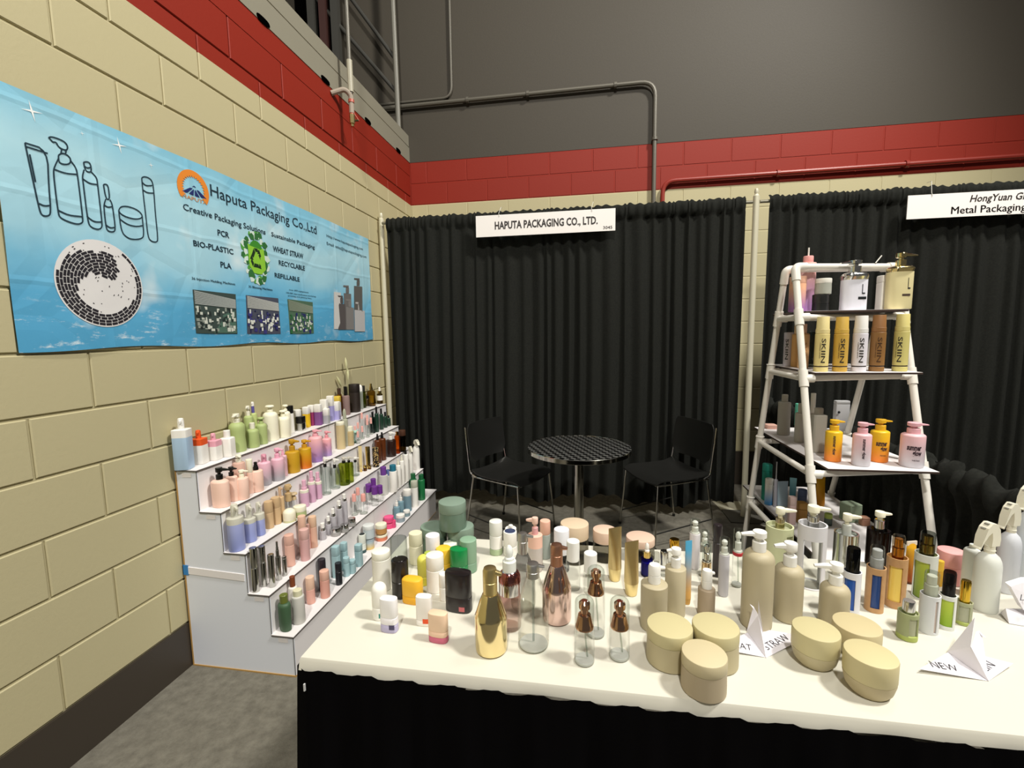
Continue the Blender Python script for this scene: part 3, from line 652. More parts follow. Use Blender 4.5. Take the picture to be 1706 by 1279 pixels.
def chair(label, x, y, rz):
    t = thing('stacking_chair', label, 'chair', (x, y, 0), rz, 'black stacking chairs at the round table')
    def seat(u, v, th):
        X = -.20 + .42 * u; w = .225 - .02 * abs(v - .5) * 0 ; Y = (v - .5) * 2 * (.215 + .015 * math.sin(u * PI))
        z = .452 + .018 * (2 * v - 1) ** 2 - .012 * math.sin(u * PI) - (.03 * max(0, (u - .8) / .2) ** 2) + .02 * max(0, (.15 - u) / .15)
        return (X, Y, z + th)
    mk('seat', *sheet(seat, 14, 10, .008), BLK, t, smooth=50)
    def back(u, v, th):
        s = 2 * v - 1; q = 1 - .12 * max(0, (u - .8) / .2) ** 2 - .22 * max(0, (.25 - u) / .25) ** 2
        Y = s * .215 * q; X = -.205 - .035 * u - .03 * (1 - s * s) * .9 + .01; z = .545 + .275 * u
        return (X - th, Y, z)
    mk('backrest', *sheet(back, 10, 12, .007), BLK, t, smooth=50)
    r = .0065
    for s in (-1, 1):
        mk('seat_rail', *tube_path(fillet([(.205, s * .21, .435), (-.19, s * .215, .447)], .01), r), CHR, t)
        mk('back_post', *tube_path(fillet([(-.15, s * .222, .45), (-.20, s * .222, .47), (-.215, s * .218, .56), (-.248, s * .212, .80)], .05), r), CHR, t)
        mk('leg', *bar((.20, s * .21, .435), (.235, s * .235, 0), r), CHR, t)
        mk('leg', *bar((-.18, s * .215, .447), (-.245, s * .235, 0), r), CHR, t)
        mk('stretcher', *bar((.226, s * .229, .11), (-.222, s * .229, .16), r * .7), plain('dark_rod', '2A2926', .4, .6), t)
    mk('cross_rod', *bar((.20, -.21, .43), (.20, .21, .43), r * .9), CHR, t)
    for a in (-1, 1):
        for s in (-1, 1):
            mk('foot', *bar(((.235 if a > 0 else -.245), s * .235, 0), ((.234 if a > 0 else -.244), s * .235, .018), .011), BLK, t)
    return t
chair('black plastic chair with chrome legs left of the round table', 1.205, 3.245, -.44)
chair('black plastic chair with chrome legs right of the round table', 2.32, 3.38, PI + .44)
o = mk('floor_sheet', *xf(box(-.115, .115, -.15, .15, 0, .003), Matrix.Translation((2.955, 3.93, .0005)) @ Matrix.Rotation(.12, 4, 'Z')), 's:C9C5AE', smooth=0); tag(o, 'pale cardboard sheet lying on the carpet behind the drape gap', 'sheet')
# ------------------------------------------------------------------ white pipe rack
PVC = plain('white_pvc', 'EAE6DC', .3); RR = .0127
XL, XR = 2.572, 3.004
LEG = {('L', 'f'): lambda z: Vector((XL, 2.02 - .28 * (1.70 - z), z)), ('R', 'f'): lambda z: Vector((XR, 2.135 - .30 * (1.70 - z), z)),
       ('L', 'b'): lambda z: Vector((XL, 2.115 + .27 * (1.70 - z), z)), ('R', 'b'): lambda z: Vector((XR, 2.18 + .33 * (1.70 - z), z))}
rk = thing('pipe_rack', 'white plastic pipe A-frame rack with four shelves behind the sample table', 'rack', (2.79, 2.1, 0))
O = rk.location
for k, f in LEG.items(): mk('leg', *bar(f(0.0) - O, f(1.69) - O, RR, 16), PVC, rk)
for s in 'fb':
    a, b = LEG[('L', s)](1.695), LEG[('R', s)](1.695)
    pts = fillet([LEG[('L', s)](1.64), LEG[('L', s)](1.712), LEG[('R', s)](1.712), LEG[('R', s)](1.64)], .035)
    mk('top_bar', *tube_path([p - O for p in pts], RR, 14), PVC, rk)
    for q in 'LR':
        pts = fillet([LEG[(q, s)](1.655), LEG[(q, s)](1.712), LEG[(q, s)](1.712).lerp(LEG[('R' if q == 'L' else 'L', s)](1.712), .1)], .035)
        mk('elbow', *tube_path([p - O for p in pts], RR * 1.28, 14), PVC, rk)
SHELF = [(1.535, 2.60, 2.955, 1.975, 2.30), (1.302, 2.605, 2.962, 1.885, 2.36), (.957, 2.628, 2.985, 1.80, 2.56), (.622, 2.603, 2.975, 1.73, 2.62)]
DKB = plain('dark_board_edge', '3A2A22', .7)
for z, x0, x1, y0, y1 in SHELF:
    zb = z - .024
    for s in 'fb':
        mk('crossbar', *bar(LEG[('L', s)](zb) - O, LEG[('R', s)](zb) - O, RR * .93, 14), PVC, rk)
        for q in 'LR':
            c = LEG[(q, s)](zb); d = (LEG[(q, s)](zb + .04) - c).normalized()
            mk('fitting', *cat_(bar(c - d * .032 - O, c + d * .032 - O, RR * 1.3, 16), bar(c - O, c + Vector((.036 if q == 'L' else -.036, 0, 0)) - O, RR * 1.25, 14)), PVC, rk)
    for q in 'LR':
        mk('side_bar', *bar(LEG[(q, 'f')](zb) - O, LEG[(q, 'b')](zb) - O, RR * .93, 14), PVC, rk)
    mk('shelf', *xf(box(x0, x1, y0, y1, z - .007, z), Matrix.Translation(-O)), FOAM, rk, smooth=0)
    mk('shelf_edge', *xf(cat_(box(x0, x1, y0 - .0015, y0, z - .0075, z - .0008), box(x0 - .0015, x0, y0, y1, z - .0075, z - .0008)), Matrix.Translation(-O)), DKB, rk, smooth=0)
    if z > 1.5: mk('shelf_underside', *xf(box(x0, x1, y0, y1, z - .009, z - .007), Matrix.Translation(-O)), DKB, rk, smooth=0)
for q, s, z in (('L', 'b', 1.31), ('L', 'b', .96), ('L', 'b', .63), ('R', 'f', 1.70)):
    c = LEG[(q, s)](z) - O
    mk('cable_tie', *bar(c - Vector((0, 0, .002)), c + Vector((0, 0, .002)), RR * 1.5), 's:F4F2EA', rk)
c = Vector((2.90, 2.10, 1.725)) - O; mk('cable_tie', *bar(c, c + Vector((.02, 0, .028)), .0022, 6), 's:F4F2EA', rk)
# ------------------------------------------------------------------ sample bottles: builders
PL, PY, GRP = TT, None, None
LOG = []
def depth(P): return (Vector(P) - CAM).dot(AF)
def spot(px, py, w):
    st_ = math.sqrt(1 + ((px - 853) / FPX) ** 2)
    if PY is not None:
        c = on(px, 600, 1, PY); c.z = PL
        return c, w / 2 * depth(c) / FPX / st_
    p = on(px, py, 2, PL); b = Vector((p.x - CAM.x, p.y - CAM.y, 0)).normalized(); r = w / 2 * depth(p) / FPX / st_
    for _ in range(3):
        c = p + b * r * .92; r = w / 2 * depth(c) / FPX / st_
    c.z = PL
    if PL in TZ:      # keep clear of the riser behind and of the front edge
        i = TZ.index(PL); lo = (TX[i - 1] + .0056 if i else .012) + r + .0012; hi = TX[i] - r * .35
        if c.x < lo or c.x > hi:
            d = (max(min(c.x, hi), lo) if lo < hi else lo) - c.x; c = c + b * (d / b.x); r = w / 2 * depth(c) / FPX / st_; c.x = max(c.x, lo - .001)
    return c, r
def hz(c, y, back=0):
    b = Vector((c.x - CAM.x, c.y - CAM.y, 0)).normalized()
    d = Vector((c.x, c.y, 0)) + b * back - CAM; k = (639.5 - y) / FPX
    return (k * d.dot(AF) - d.dot(AU)) / (AU.z - k * AF.z) - PL
def start(kind, label, cat, c, rz=0):
    c = Vector((c.x, c.y, PL + .0003)); LOG.append((kind, c))
    return thing(kind, label, cat, c, rz, GRP)
def shoulder(R, h, ay, n, rn, nk, k=5, foot=None):
    """rings of a body with rounded foot and shoulder, closing in to radius nk*R"""
    f = min(.004, R * .2) if foot is None else foot
    rs = [(R - f, ay * (R - f), 0, n), (R - f * .25, ay * (R - f * .25), f * .3, n), (R, ay * R, f, n)]
    s = rn * R * 2
    for i in range(k + 1):
        a = i / k * PI / 2; q = R - (R - nk * R) * (1 - math.cos(a)); z = h - s + s * math.sin(a)
        rs.append((q, ay * q if n == 2 and ay == 1 else max(ay * R - (R - q), q * .8 if ay < 1 else q), z, n if q > R * .7 else max(2, n * .6)))
    return rs
def cone(R, h, nk, ay=1, sh=.28):
    s = h * (1 - sh); q = lambda u: R + (nk * R * 1.1 - R) * u
    return [(R * .85, R * .85, 0, 2), (R * .97, R * .97, .004, 2), (R, R, .012, 2), (R, R, s - .006, 2), (R * .985, R * .985, s + h * sh * .06, 2), (q(.25), q(.25), s + h * sh * .25, 2), (q(.6), q(.6), s + h * sh * .62, 2), (nk * R * 1.1, nk * R * 1.1, h * .985, 2), (nk * R, nk * R, h, 2)]
def head(t, R, z0, z1, mat, nd, L, style, nm='pump_head'):
    """dispenser head between z0 and z1; nozzle towards nd (radians), reach L"""
    h = z1 - z0; m = Matrix.Rotation(nd, 4, 'Z')
    if style == 'spray': g = cat_(cyl(R * .8, z0, z0 + h * .35), cyl(R * .62, z0 + h * .35, z1))
    elif style == 'disc': g = cat_(cyl(R * .6, z0, z0 + h * .6), loft([(R * 1.3, R * 1.3, z0 + h * .55, 2), (R * 1.45, R * 1.45, z0 + h * .75, 2), (R * 1.2, R * 1.2, z1, 2)]))
    elif style == 'stub':
        g = cat_(loft([(R, R, z0, 2), (R, R, z0 + h * .72, 2), (R * .85, R * .85, z0 + h * .95, 2), (R * .5, R * .5, z1, 2)]), xf(loft([(h * .26, R * .55, 0, 3), (h * .12, R * .30, L, 3)], 12), m @ Matrix.Translation((0, 0, z0 + h * .68)) @ Matrix.Rotation(PI / 2 + .12, 4, 'Y')))
    else:
        g = cat_(cyl(R * .5, z0, z0 + h * .5), loft([(R * .88, R * .88, z0 + h * .34, 2), (R * 1.0, R * 1.0, z0 + h * .42, 2), (R * 1.0, R * 1.0, z1 - h * .06, 2), (R * .94, R * .94, z1 - h * .01, 2), (R * .7, R * .7, z1, 2)]),
                 xf(loft([(h * .20, R * .66, 0, 5), (h * .18, R * .52, L * .55, 5), (h * .10, R * .34, L, 5)], 16), m @ Matrix.Translation((0, 0, z1 - h * .25)) @ Matrix.Rotation(PI / 2 + .08, 4, 'Y')))
    return mk(nm, *g, mat, t)
def wrap(t, s, R, z, H, mid, mat, w=None, vertical=False, bold=.012, shear=0, ay=1, name='lettering'):
    """writing bent round a bottle; mid = world angle it faces"""
    V, Fs, asp = text2d(s, shear, bold); w = asp * H if w is None else w; out = []
    bm = bmesh.new(); vs = [bm.verts.new((x, y, 0)) for x, y in V]
    for f in Fs:
        try: bm.faces.new([vs[i] for i in f])
        except ValueError: pass
    for _ in range(3):      # fine enough to follow the curve
        e = [e for e in bm.edges if (abs(e.verts[0].co.y - e.verts[1].co.y) * H if vertical else abs(e.verts[0].co.x - e.verts[1].co.x) * w) > R * .22]
        if e: bmesh.ops.subdivide_edges(bm, edges=e, cuts=1)
        bmesh.ops.triangulate(bm, faces=bm.faces[:])
    bm.verts.index_update(); V = [(v.co.x, v.co.y) for v in bm.verts]; Fs = [tuple(v.index for v in f.verts) for f in bm.faces]; bm.free()
    rz = t.rotation_euler.z
    for x, y in V:
        if vertical: a = (y - .5) * H / R; zz = z - (x - .5) * w
        else: a = (x - .5) * w / R; zz = z + (y - .5) * H
        a += mid - rz; out.append(((R + .0006) * math.cos(a), (R + .0006) * math.sin(a), zz))
    return mk(name, out, Fs, mat, t, smooth=0)
def pump(px, py, w, ysh, yt, body, hd, label, nd=0, col=None, n=2, rz=0, rn=.22, neck=.42, band=None, style='T', nl=1.1, ay=1, cf=.42, shape=None, foot=None, kind='pump_bottle', inner=None):
    c, R = spot(px, py, w); t = start(kind, label, 'bottle', c, rz); hb = hz(c, ysh); H = max(hz(c, yt), hb + .01); nk = neck * R
    rs = shape(R, hb) if shape else shoulder(R, hb, ay, n, rn, neck, foot=foot)
    if band:
        zb = hb * band[1]; mk('body', *loft([q for q in rs if q[2] < zb - .002] + [(R, ay * R, zb, n)], 28), body, t)
        mk('upper_band', *loft([(R, ay * R, zb, n)] + [q for q in rs if q[2] > zb + .001], 28), band[0], t)
    else: mk('body', *loft(rs, 28), body, t)
    hp = H - hb; nd = nd - rz
    mk('collar', *cyl(nk, hb - .001, hb + hp * cf), col or hd, t)
    head(t, nk, hb + hp * cf, H, hd, nd, nl * R, style)
    if inner: mk('dip_tube', *bar((0, 0, .01), (0, 0, hb), .0025, 8), 'g:E8ECEC', t); mk('thick_base', *cyl(R * .93, .002, .007), 'f:DCDED8', t)
    return t, c, R, hb
def stick(px, py, w, yt, body, cap, seam, label, n=2, ay=1, rz=0, dome=0, base=None, win=None, kind='deodorant_stick', cw=1, recess=None):
    c, R = spot(px, py, w); t = start(kind, label, 'stick' if kind == 'deodorant_stick' else 'bottle', c, rz); H = hz(c, yt, R * (.2 if dome else .6) * ay)
    z0 = 0
    if base: mk('base', *cyl(R, 0, H * base[1], n, ay), base[0], t); z0 = H * base[1] + .0003
    zs = H * seam; f = .002
    if body: mk('body', *cyl(R, z0, zs - .0004, n, ay, seg=28), body, t)
    Rc = R * cw; top = [(Rc, ay * Rc, H - .004, n), (Rc * .97, ay * Rc - Rc * .03, H - .001, n), (Rc * .90, ay * Rc - Rc * .1, H, n)]
    if dome: top = [(Rc * math.cos(a), ay * Rc * math.cos(a), H - dome * Rc * (1 - math.sin(a)), n) for a in [0, .3, .6, .85, 1.1, 1.3, 1.5]]
    mk('cap', *loft([(Rc - .0006, ay * Rc - .0006, (zs if body else z0), n), (Rc, ay * Rc, (zs if body else z0) + .001, n)] + top, 28), cap, t)
    if recess: mk('cap_recess', *cyl(Rc * .8, H - .0006, H + .0006), recess, t)
    if win:
        a = math.atan2(CAM.y - c.y, CAM.x - c.x) + win[2] - rz; ww = win[3] if len(win) > 3 else .55; V, k = [], 6
        for i in range(k + 1):
            b = a + (i / k - .5) * ww * 2; q = 1 if n == 2 else 1 / (abs(math.cos(b)) ** n + abs(math.sin(b)) ** n) ** (1 / n)
            for z in (win[1], win[1] + .012): V.append((q * R * 1.012 * math.cos(b), q * ay * R * 1.012 * math.sin(b), z))
        mk('dial_window', V, [(2 * i, 2 * i + 2, 2 * i + 3, 2 * i + 1) for i in range(k)], win[0], t, smooth=0)
    return t, c, R, H
def jar(px, py, w, yt, body, lid, lf, label, taper=1, n=2, kind='jar', gap=None, seam=.0, ay=1):
    c, R = spot(px, py, w * (taper if taper < 1 and PY is None else 1)); R = R / (taper if taper < 1 else 1)
    t = start(kind, label, 'jar', c); H = hz(c, yt, R * .9); zl = H * (1 - lf)
    mk('body', *loft([(R * taper * .93, R * taper * .93, 0, n), (R * taper, R * taper, H * .03, n), (R * (taper + (1 - taper) * .6), R * (taper + (1 - taper) * .6), zl * .35, n), (R * .985, R * .985, zl * .85, n), (R * .985, R * .985, zl - .0005, n)], 32), body, t)
    mk('lid', *loft([(R * .985, R * .985, zl, n), (R, R, zl + .0015, n), (R, R, H - .003, n), (R * .98, R * .98, H - .0008, n), (R * .94, R * .94, H, n)], 32), lid, t)
    return t, c, R, H
def capped(px, py, w, ysh, yt, body, cap, label, cw=.5, rn=.2, n=2, rz=0, ay=1, kind='bottle', cap_n=None, shape=None, lab=None, capdome=False, base=None, cat='bottle', nip=None):
    c, R = spot(px, py, w); t = start(kind, label, cat, c, rz); hb = hz(c, ysh); H = max(hz(c, yt, R * cw * .5), hb + .004)
    if base: mk('base', *cyl(R * 1.005, 0, hb * base[1], n, ay), base[0], t)
    mk('body', *loft(shape(R, hb) if shape else shoulder(R, hb, ay, n, rn, min(cw, .97)), 24), body, t)
    q = R * cw; cn = cap_n or (n if cw > .9 else 2)
    if capdome: mk('cap', *loft([(q, q, hb, 2)] + [(q * math.cos(a), q * math.cos(a), hb + (H - hb) * (.5 + .5 * math.sin(a)), 2) for a in (0, .4, .8, 1.1, 1.4)], 20), cap, t)
    else: mk('cap', *cyl(q, hb - .0005, H, cn, ay if cw > .9 else 1), cap, t)
    if nip: mk('nozzle', *cyl(q * nip[1], H, H + nip[2], 2), nip[0], t)
    if lab:
        mk('label', *loft([(R * 1.012, R * 1.012 * ay, hb * lab[1], n), (R * 1.012, R * 1.012 * ay, hb * lab[2], n)], 28, (False, False)), lab[0], t)
    return t, c, R, H
def dropper(px, py, w, ysh, yt, body, col, bulb, label, rn=.25, lab=None, shape=None, cf=.42):
    c, R = spot(px, py, w); t = start('dropper_bottle', label, 'bottle', c); hb = hz(c, ysh); H = hz(c, yt); hp = H - hb
    mk('body', *loft(shape(R, hb) if shape else shoulder(R, hb, 1, 2, rn, .55), 28), body, t)
    mk('collar', *cyl(R * .62, hb - .0005, hb + hp * cf), col, t)
    b = R * .36; z = hb + hp * cf; mk('dropper_bulb', *loft([(b * 1.2, b * 1.2, z, 2), (b * 1.2, b * 1.2, z + hp * .1, 2), (b * .8, b * .8, z + hp * .14, 2), (b, b, z + hp * .3, 2), (b * .8, b * .8, H - hp * .08, 2), (b * .35, b * .35, H, 2)], 16), bulb, t)
    if lab: mk('label', *loft([(R * 1.01, R * 1.01, hb * lab[1], 2), (R * 1.01, R * 1.01, hb * lab[2], 2)], 28, (False, False)), lab[0], t)
    return t, c, R, hb
def domed(px, py, w, ysh, yt, body, pm, label, cap='g:EEF2F0', inner=None, band=None, pw=.62, flare=0, n=2, cw=.95, dome=.7, hollow=True, bn=None):
    """bottle whose pump sits under a clear overcap"""
    c, R = spot(px, py, w); t = start('airless_pump_bottle', label, 'bottle', c); hb = hz(c, ysh); H = hz(c, yt, 0); hp = H - hb
    mk('body', *loft(shoulder(R, hb, 1, n, .04, .9), 28), body, t)
    if hollow:
        mk('thick_base', *cyl(R * .94, .001, .008), 'f:DCDED8', t)
        mk('dip_tube', *bar((R * .3, 0, .012), (0, 0, hb), .0018, 8), 'g:E0E4E0', t)
    if bn: mk('band', *cyl(R * 1.01, hb * bn[1], hb * bn[2]), bn[0], t)
    p = R * pw
    mk('pump', *loft([(R * .9, R * .9, hb, 2), (R * .9, R * .9, hb + hp * .06, 2), (R * (.82 if flare else pw), R * (.82 if flare else pw), hb + hp * .1, 2), (p, p, hb + hp * .42, 2), (p * .6, p * .6, hb + hp * .46, 2), (p * .62, p * .62, hb + hp * .60, 2), (p * .88, p * .88, hb + hp * .62, 2), (p * .9, p * .9, hb + hp * .78, 2), (p * .5, p * .5, hb + hp * .86, 2)], 20), pm, t)
    q = R * cw; d = q * dome
    mk('overcap', *loft([(q, q, hb + hp * .03, 2), (q, q, H - d, 2)] + [(q * math.cos(a), q * math.cos(a), H - d + d * math.sin(a), 2) for a in (.35, .7, 1.05, 1.35)], 28, (False, True)), cap, t)
    return t, c, R, hb
def sleeve(px, py, w, yrim, yt, sl, inner, cap, label, wa=0, ww=.9, z0=.12, z1=.85, pm=None, style='cap', nd=0, liquid=None, capw=.62, n=2, foot=None, back=False):
    """outer sleeve with a cut-out window, inner bottle, pump or cap on top"""
    c, R = spot(px, py, w); t = start('sleeved_bottle', label, 'bottle', c); hb = hz(c, yrim, R * .2); H = hz(c, yt, 0); hp = H - hb
    seg = 36; zs = [0, hb * z0, hb * z1, hb]; V, Fs = [], []
    a0 = math.atan2(CAM.y - c.y, CAM.x - c.x) + wa
    for r in (R, R * .88):
        for z in zs:
            for k in range(seg):
                a = a0 + 2 * PI * k / seg; V.append((r * math.cos(a), r * math.sin(a), z))
    hw = int(ww / 2 / (2 * PI) * seg + .5); I = lambda o, j, k: o * 4 * seg + j * seg + k % seg
    for j in range(3):
        for k in range(seg):
            kk = k if k < seg / 2 else k - seg; inside = j == 1 and (-hw <= kk < hw or (back and not (-(seg // 2 - hw) <= kk < seg // 2 - hw)))
            if not inside:
                Fs.append((I(0, j, k), I(0, j, k + 1), I(0, j + 1, k + 1), I(0, j + 1, k))); Fs.append((I(1, j, k), I(1, j + 1, k), I(1, j + 1, k + 1), I(1, j, k + 1)))
    for k in range(seg):
        Fs.append((I(0, 3, k), I(0, 3, k + 1), I(1, 3, k + 1), I(1, 3, k))); Fs.append((I(0, 0, k), I(1, 0, k), I(1, 0, k + 1), I(0, 0, k + 1)))
    for k in range(-hw, hw): Fs.append((I(0, 1, k), I(0, 1, k + 1), I(1, 1, k + 1), I(1, 1, k))); Fs.append((I(0, 2, k), I(1, 2, k), I(1, 2, k + 1), I(0, 2, k + 1)))
    for k in (-hw, hw): Fs.append((I(0, 1, k), I(1, 1, k), I(1, 2, k), I(0, 2, k)))
    mk('sleeve', V, Fs, sl, t, smooth=30)
    mk('inner_bottle', *cyl(R * .85, .002, hb * .93), inner, t)
    if liquid: mk('liquid', *cyl(R * .8, .006, hb * .45), liquid, t)
    q = R * capw
    if style == 'pump':
        mk('collar', *cyl(q, hb * .92, hb + hp * .45), pm or cap, t); head(t, q, hb + hp * .45, H, cap, nd, R * 1.25, 'T')
    else:
        mk('pump', *cat_(cyl(q * .9, hb * .92, hb + hp * .45), cyl(q * .7, hb + hp * .45, hb + hp * .85)), pm or cap, t)
        mk('overcap', *loft([(q, q, hb * .94, 2), (q, q, H - .004, 2), (q * .9, q * .9, H, 2)], 28, (False, True)), cap, t)
    if foot: mk('foot_ring', *cyl(R * 1.02, 0, hb * foot[1]), foot[0], t)
    return t, c, R, hb
def tube(px, py, w, yt, body, cap, cf, label, fa=0, flare=1.15, kind='squeeze_tube', capw=.8, crimp=None, lean=0, n=2):
    """tube standing on its cap, flattened at the crimped top"""
    c, R = spot(px, py, w); t = start(kind, label, 'tube', c, fa); H = hz(c, yt); zc = H * cf
    mk('cap', *loft([(R * capw * .9, R * capw * .9, 0, 2), (R * capw, R * capw, .002, 2), (R * .98, R * .98, zc - .0004, 2)], 24), cap, t)
    rs = []; cen = []
    for i in range(9):
        u = i / 8; rs.append((R * (1 + (flare - 1) * u), R * max(.06, 1 - u ** 1.3 * .94), zc + (H - zc) * u, 2)); cen.append((0, 0))
    mk('body', *loft(rs, 24), body, t)
    if crimp: mk('crimp', *box(-R * flare * 1.005, R * flare * 1.005, -R * .12, R * .12, H - (H - zc) * .10, H + .0005), crimp, t, smooth=0)
    if lean: t.rotation_euler.y = lean
    return t, c, R, H
def trigger(px, py, w, ysh, yt, body, hd, label, nd=PI):
    c, R = spot(px, py, w); t = start('spray_bottle', label, 'bottle', c, nd); hb = hz(c, ysh); H = hz(c, yt); hp = H - hb
    mk('body', *loft([(R * .93, R * .93, 0, 2), (R, R, .006, 2), (R, R, hb * .74, 2), (R * .985, R * .985, hb * .80, 2), (R * .92, R * .92, hb * .87, 2), (R * .76, R * .76, hb * .94, 2), (R * .42, R * .42, hb, 2)], 32), body, t)
    q = R * .40; mk('collar', *cat_(cyl(q, hb - .001, hb + hp * .22), cyl(q * 1.08, hb + hp * .05, hb + hp * .12), cyl(q * 1.05, hb + hp * .2, hb + hp * .26)), hd, t)
    z0 = hb + hp * .25; pr = [(-.55, 0), (-.62, .3), (-.45, .72), (0, .98), (.45, 1.0), (.95, .80), (1.30, .42), (1.52, .0), (1.72, -.05), (1.55, -.12), (1.18, .20), (.82, .50), (.45, .62), (.35, .3), (.4, 0)]
    hh = H - z0; V = [(x * R * .95, s * R * (.34 if 6 < i < 11 else .42), z0 + z * hh) for s in (-1, 1) for i, (x, z) in enumerate(pr)]; n = len(pr)
    Fs = [(i, (i + 1) % n, n + (i + 1) % n, n + i)[::-1] for i in range(n)] + [tuple(range(n)), tuple(range(n, 2 * n))[::-1]]
    mk('spray_head', V, Fs, hd, t, smooth=20)
    for dx, z in ((.62, .935), (.98, .76)): mk('grip_mark', *xf(box(-R * .09, R * .09, -R * .2, R * .2, 0, .0012), Matrix.Translation((dx * R * .95, 0, z0 + z * hh + .0005)) @ Matrix.Rotation(.55 if dx > .8 else .3, 4, 'Y')), 's:77756C', t, smooth=0)
    return t, c, R, hb
def face(c): return math.atan2(CAM.y - c.y, CAM.x - c.x)
# ------------------------------------------------------------------ the samples, shelf by shelf
ZM = (0, 0, 1)
_sp, _hz = spot, hz
def spot(px, py, w): x0, y0, s = ZM; return _sp(x0 + px * s, y0 + py * s, w * s)
def hz(c, y, back=0): return _hz(c, ZM[1] + y * ZM[2], back)
WH, CR, IV = 's:EDEAE2', 's:EFEBD2', 's:E6E2CE'
CL = 'g:FAFBFA'; BK = 'p:121110'; CHM = 'm:C9C9C6'; GLD = 'm:E0C47A'
S1, S2, S3, S4, S5 = (270, 620, .147), (480, 620, .147), (320, 740, .147), (500, 740, .147), (400, 880, .147)
def last(): return COL.objects[-1].parent
def onto(t, q=None):
    q = q or last(); q.location.x, q.location.y = t.location.x, t.location.y
# ---- top step
ZM, PL, GRP = S1, TZ[0], 'samples on the top step of the display stand'
sq = dict(n=7, rn=.05, cf=.1, style='stub', neck=.40)
pump(260, 1098, 195, 640, 520, 's:A9C4DC', WH, 'tall square light blue pump bottle with white shoulder starting the top step', nd=-.9, rz=.35, band=(WH, .80), nl=.75, **sq)
pump(440, 1045, 160, 745, 655, WH, 's:E4561C', 'square white pump bottle with bright orange shoulder and pump on the top step', nd=-1.0, rz=.2, band=('s:E4561C', .74), nl=.7, **sq)
pump(600, 1000, 150, 765, 690, WH, 's:E3A4B2', 'square white pump bottle with pink shoulder and pink pump on the top step', nd=-1.0, rz=.2, band=('s:E3A4B2', .70), nl=.7, **sq)
capped(755, 960, 145, 735, 655, WH, WH, 'all-white square bottle with short white cap beside the pink-shouldered one', cw=.55, rn=.12, n=7, rz=.2)
G1 = 's:A9B878'
def waist(R, h): return [(R * .93, R * .93, 0, 2), (R, R, .006, 2), (R * .98, R * .98, h * .25, 2), (R * .93, R * .93, h * .5, 2), (R * .98, R * .98, h * .72, 2), (R, R, h * .82, 2), (R * .93, R * .93, h * .92, 2), (R * .7, R * .7, h * .985, 2), (R * .42, R * .42, h, 2)]
pump(1000, 800, 110, 490, 380, G1, IV, 'light green pump bottle with cream pump at the back of the green cluster', nd=-1.2, rn=.3)
pump(1055, 770, 85, 460, 335, 's:B9C47E', WH, 'pale green bottle with purple collar and white nozzle behind the green cluster', nd=-1.2, rn=.25, col='s:5B519A', cf=.62, style='stub', nl=.6)
pump(868, 890, 195, 570, 470, G1, IV, 'largest light green waisted pump bottle with cream pump on the top step', nd=-1.2, shape=waist)
pump(1140, 820, 130, 580, 510, G1, G1, 'light green bottle with matching flat green pump head on the top step', nd=-.2, rn=.3, style='disc', cf=.3)
capped(1040, 860, 145, 640, 570, G1, IV, 'small light green bottle with white cap in front of the green cluster', cw=.42, rn=.3)
ribs = lambda R, h: shoulder(R, h, 1, 2, .3, .5)
pump(1345, 725, 112, 460, 385, CR, CR, 'white bottle half hidden behind the big ribbed white bottle on the top step', rn=.3, style='disc', cf=.35); last().location.y += .055
pump(1245, 765, 175, 450, 375, CR, CR, 'large ribbed white bottle with flat disc pump on the top step', rn=.3, style='disc', cf=.35)
pump(1390, 745, 148, 500, 430, CR, CR, 'smaller ribbed white bottle with flat disc pump, front one on the top step', rn=.3, style='disc', cf=.35)
stick(1462, 690, 88, 375, WH, BK, .72, 'white cylinder bottle with square black cap beside the ribbed white bottles', kind='airless_bottle')
stick(1545, 660, 88, 420, CHM, WH, .66, 'silver cylinder bottle with white cap behind the short black-capped one', kind='airless_bottle')
stick(1580, 667, 88, 495, 'm:DADAD6', BK, .54, 'short silver bottle with black cap at the front of the top step', kind='airless_bottle', n=6)
ZM = S2
q6 = dict(kind='airless_bottle', n=6, rz=.2)
stick(215, 620, 76, 390, 's:E3B818', WH, .66, 'square bottle with yellow base and white cap on the top step', **q6)
stick(270, 600, 70, 370, 's:8C2C5E', WH, .66, 'square bottle with magenta base and white cap on the top step', **q6)
stick(420, 575, 84, 305, 's:D8D6DC', WH, .45, 'tall white-capped square bottle behind the grey-based one on the top step', **q6)
stick(490, 552, 76, 265, 's:9D97C8', WH, .6, 'lavender square bottle with white cap, rear one of the lavender two', **q6)
stick(350, 602, 82, 360, 's:7B4A86', WH, .64, 'square bottle with purple base and white cap on the top step', **q6)
stick(437, 585, 76, 410, 's:A9A9AC', WH, .56, 'short square bottle with grey base and white cap on the top step', **q6)
stick(565, 515, 76, 270, 's:C9C6CE', 's:E2C24A', .72, 'square bottle with yellow cap behind the lavender bottles', **q6)
stick(550, 540, 86, 330, 's:A9A3D2', WH, .5, 'lavender square bottle with tall white cap, front one of the lavender two', **q6)
capped(592, 500, 60, 250, 180, 'g:D8B872', 's:3A2416', 'slim amber-gold bottle with brown cap behind the mauve frosted bottle', cw=.7)
capped(662, 487, 92, 262, 160, 'f:A98E88', BK, 'mauve frosted bottle with narrow black cap near the far end of the top step', cw=.4, rn=.12)
stick(760, 445, 118, 130, 's:2A211B', 's:231B17', .7, 'tall dark brown twelve-sided bottle near the far end of the top step', kind='bottle', n=3)
capped(830, 415, 52, 215, 140, 'f:B9BFB2', WH, 'slim grey frosted bottle with slanted white cap on the top step', cw=.9, capdome=True)
capped(862, 405, 48, 215, 150, 'g:8E9A58', 's:1E1D18', 'olive glass bottle with dark cap beside the slim grey frosted one', cw=.8)
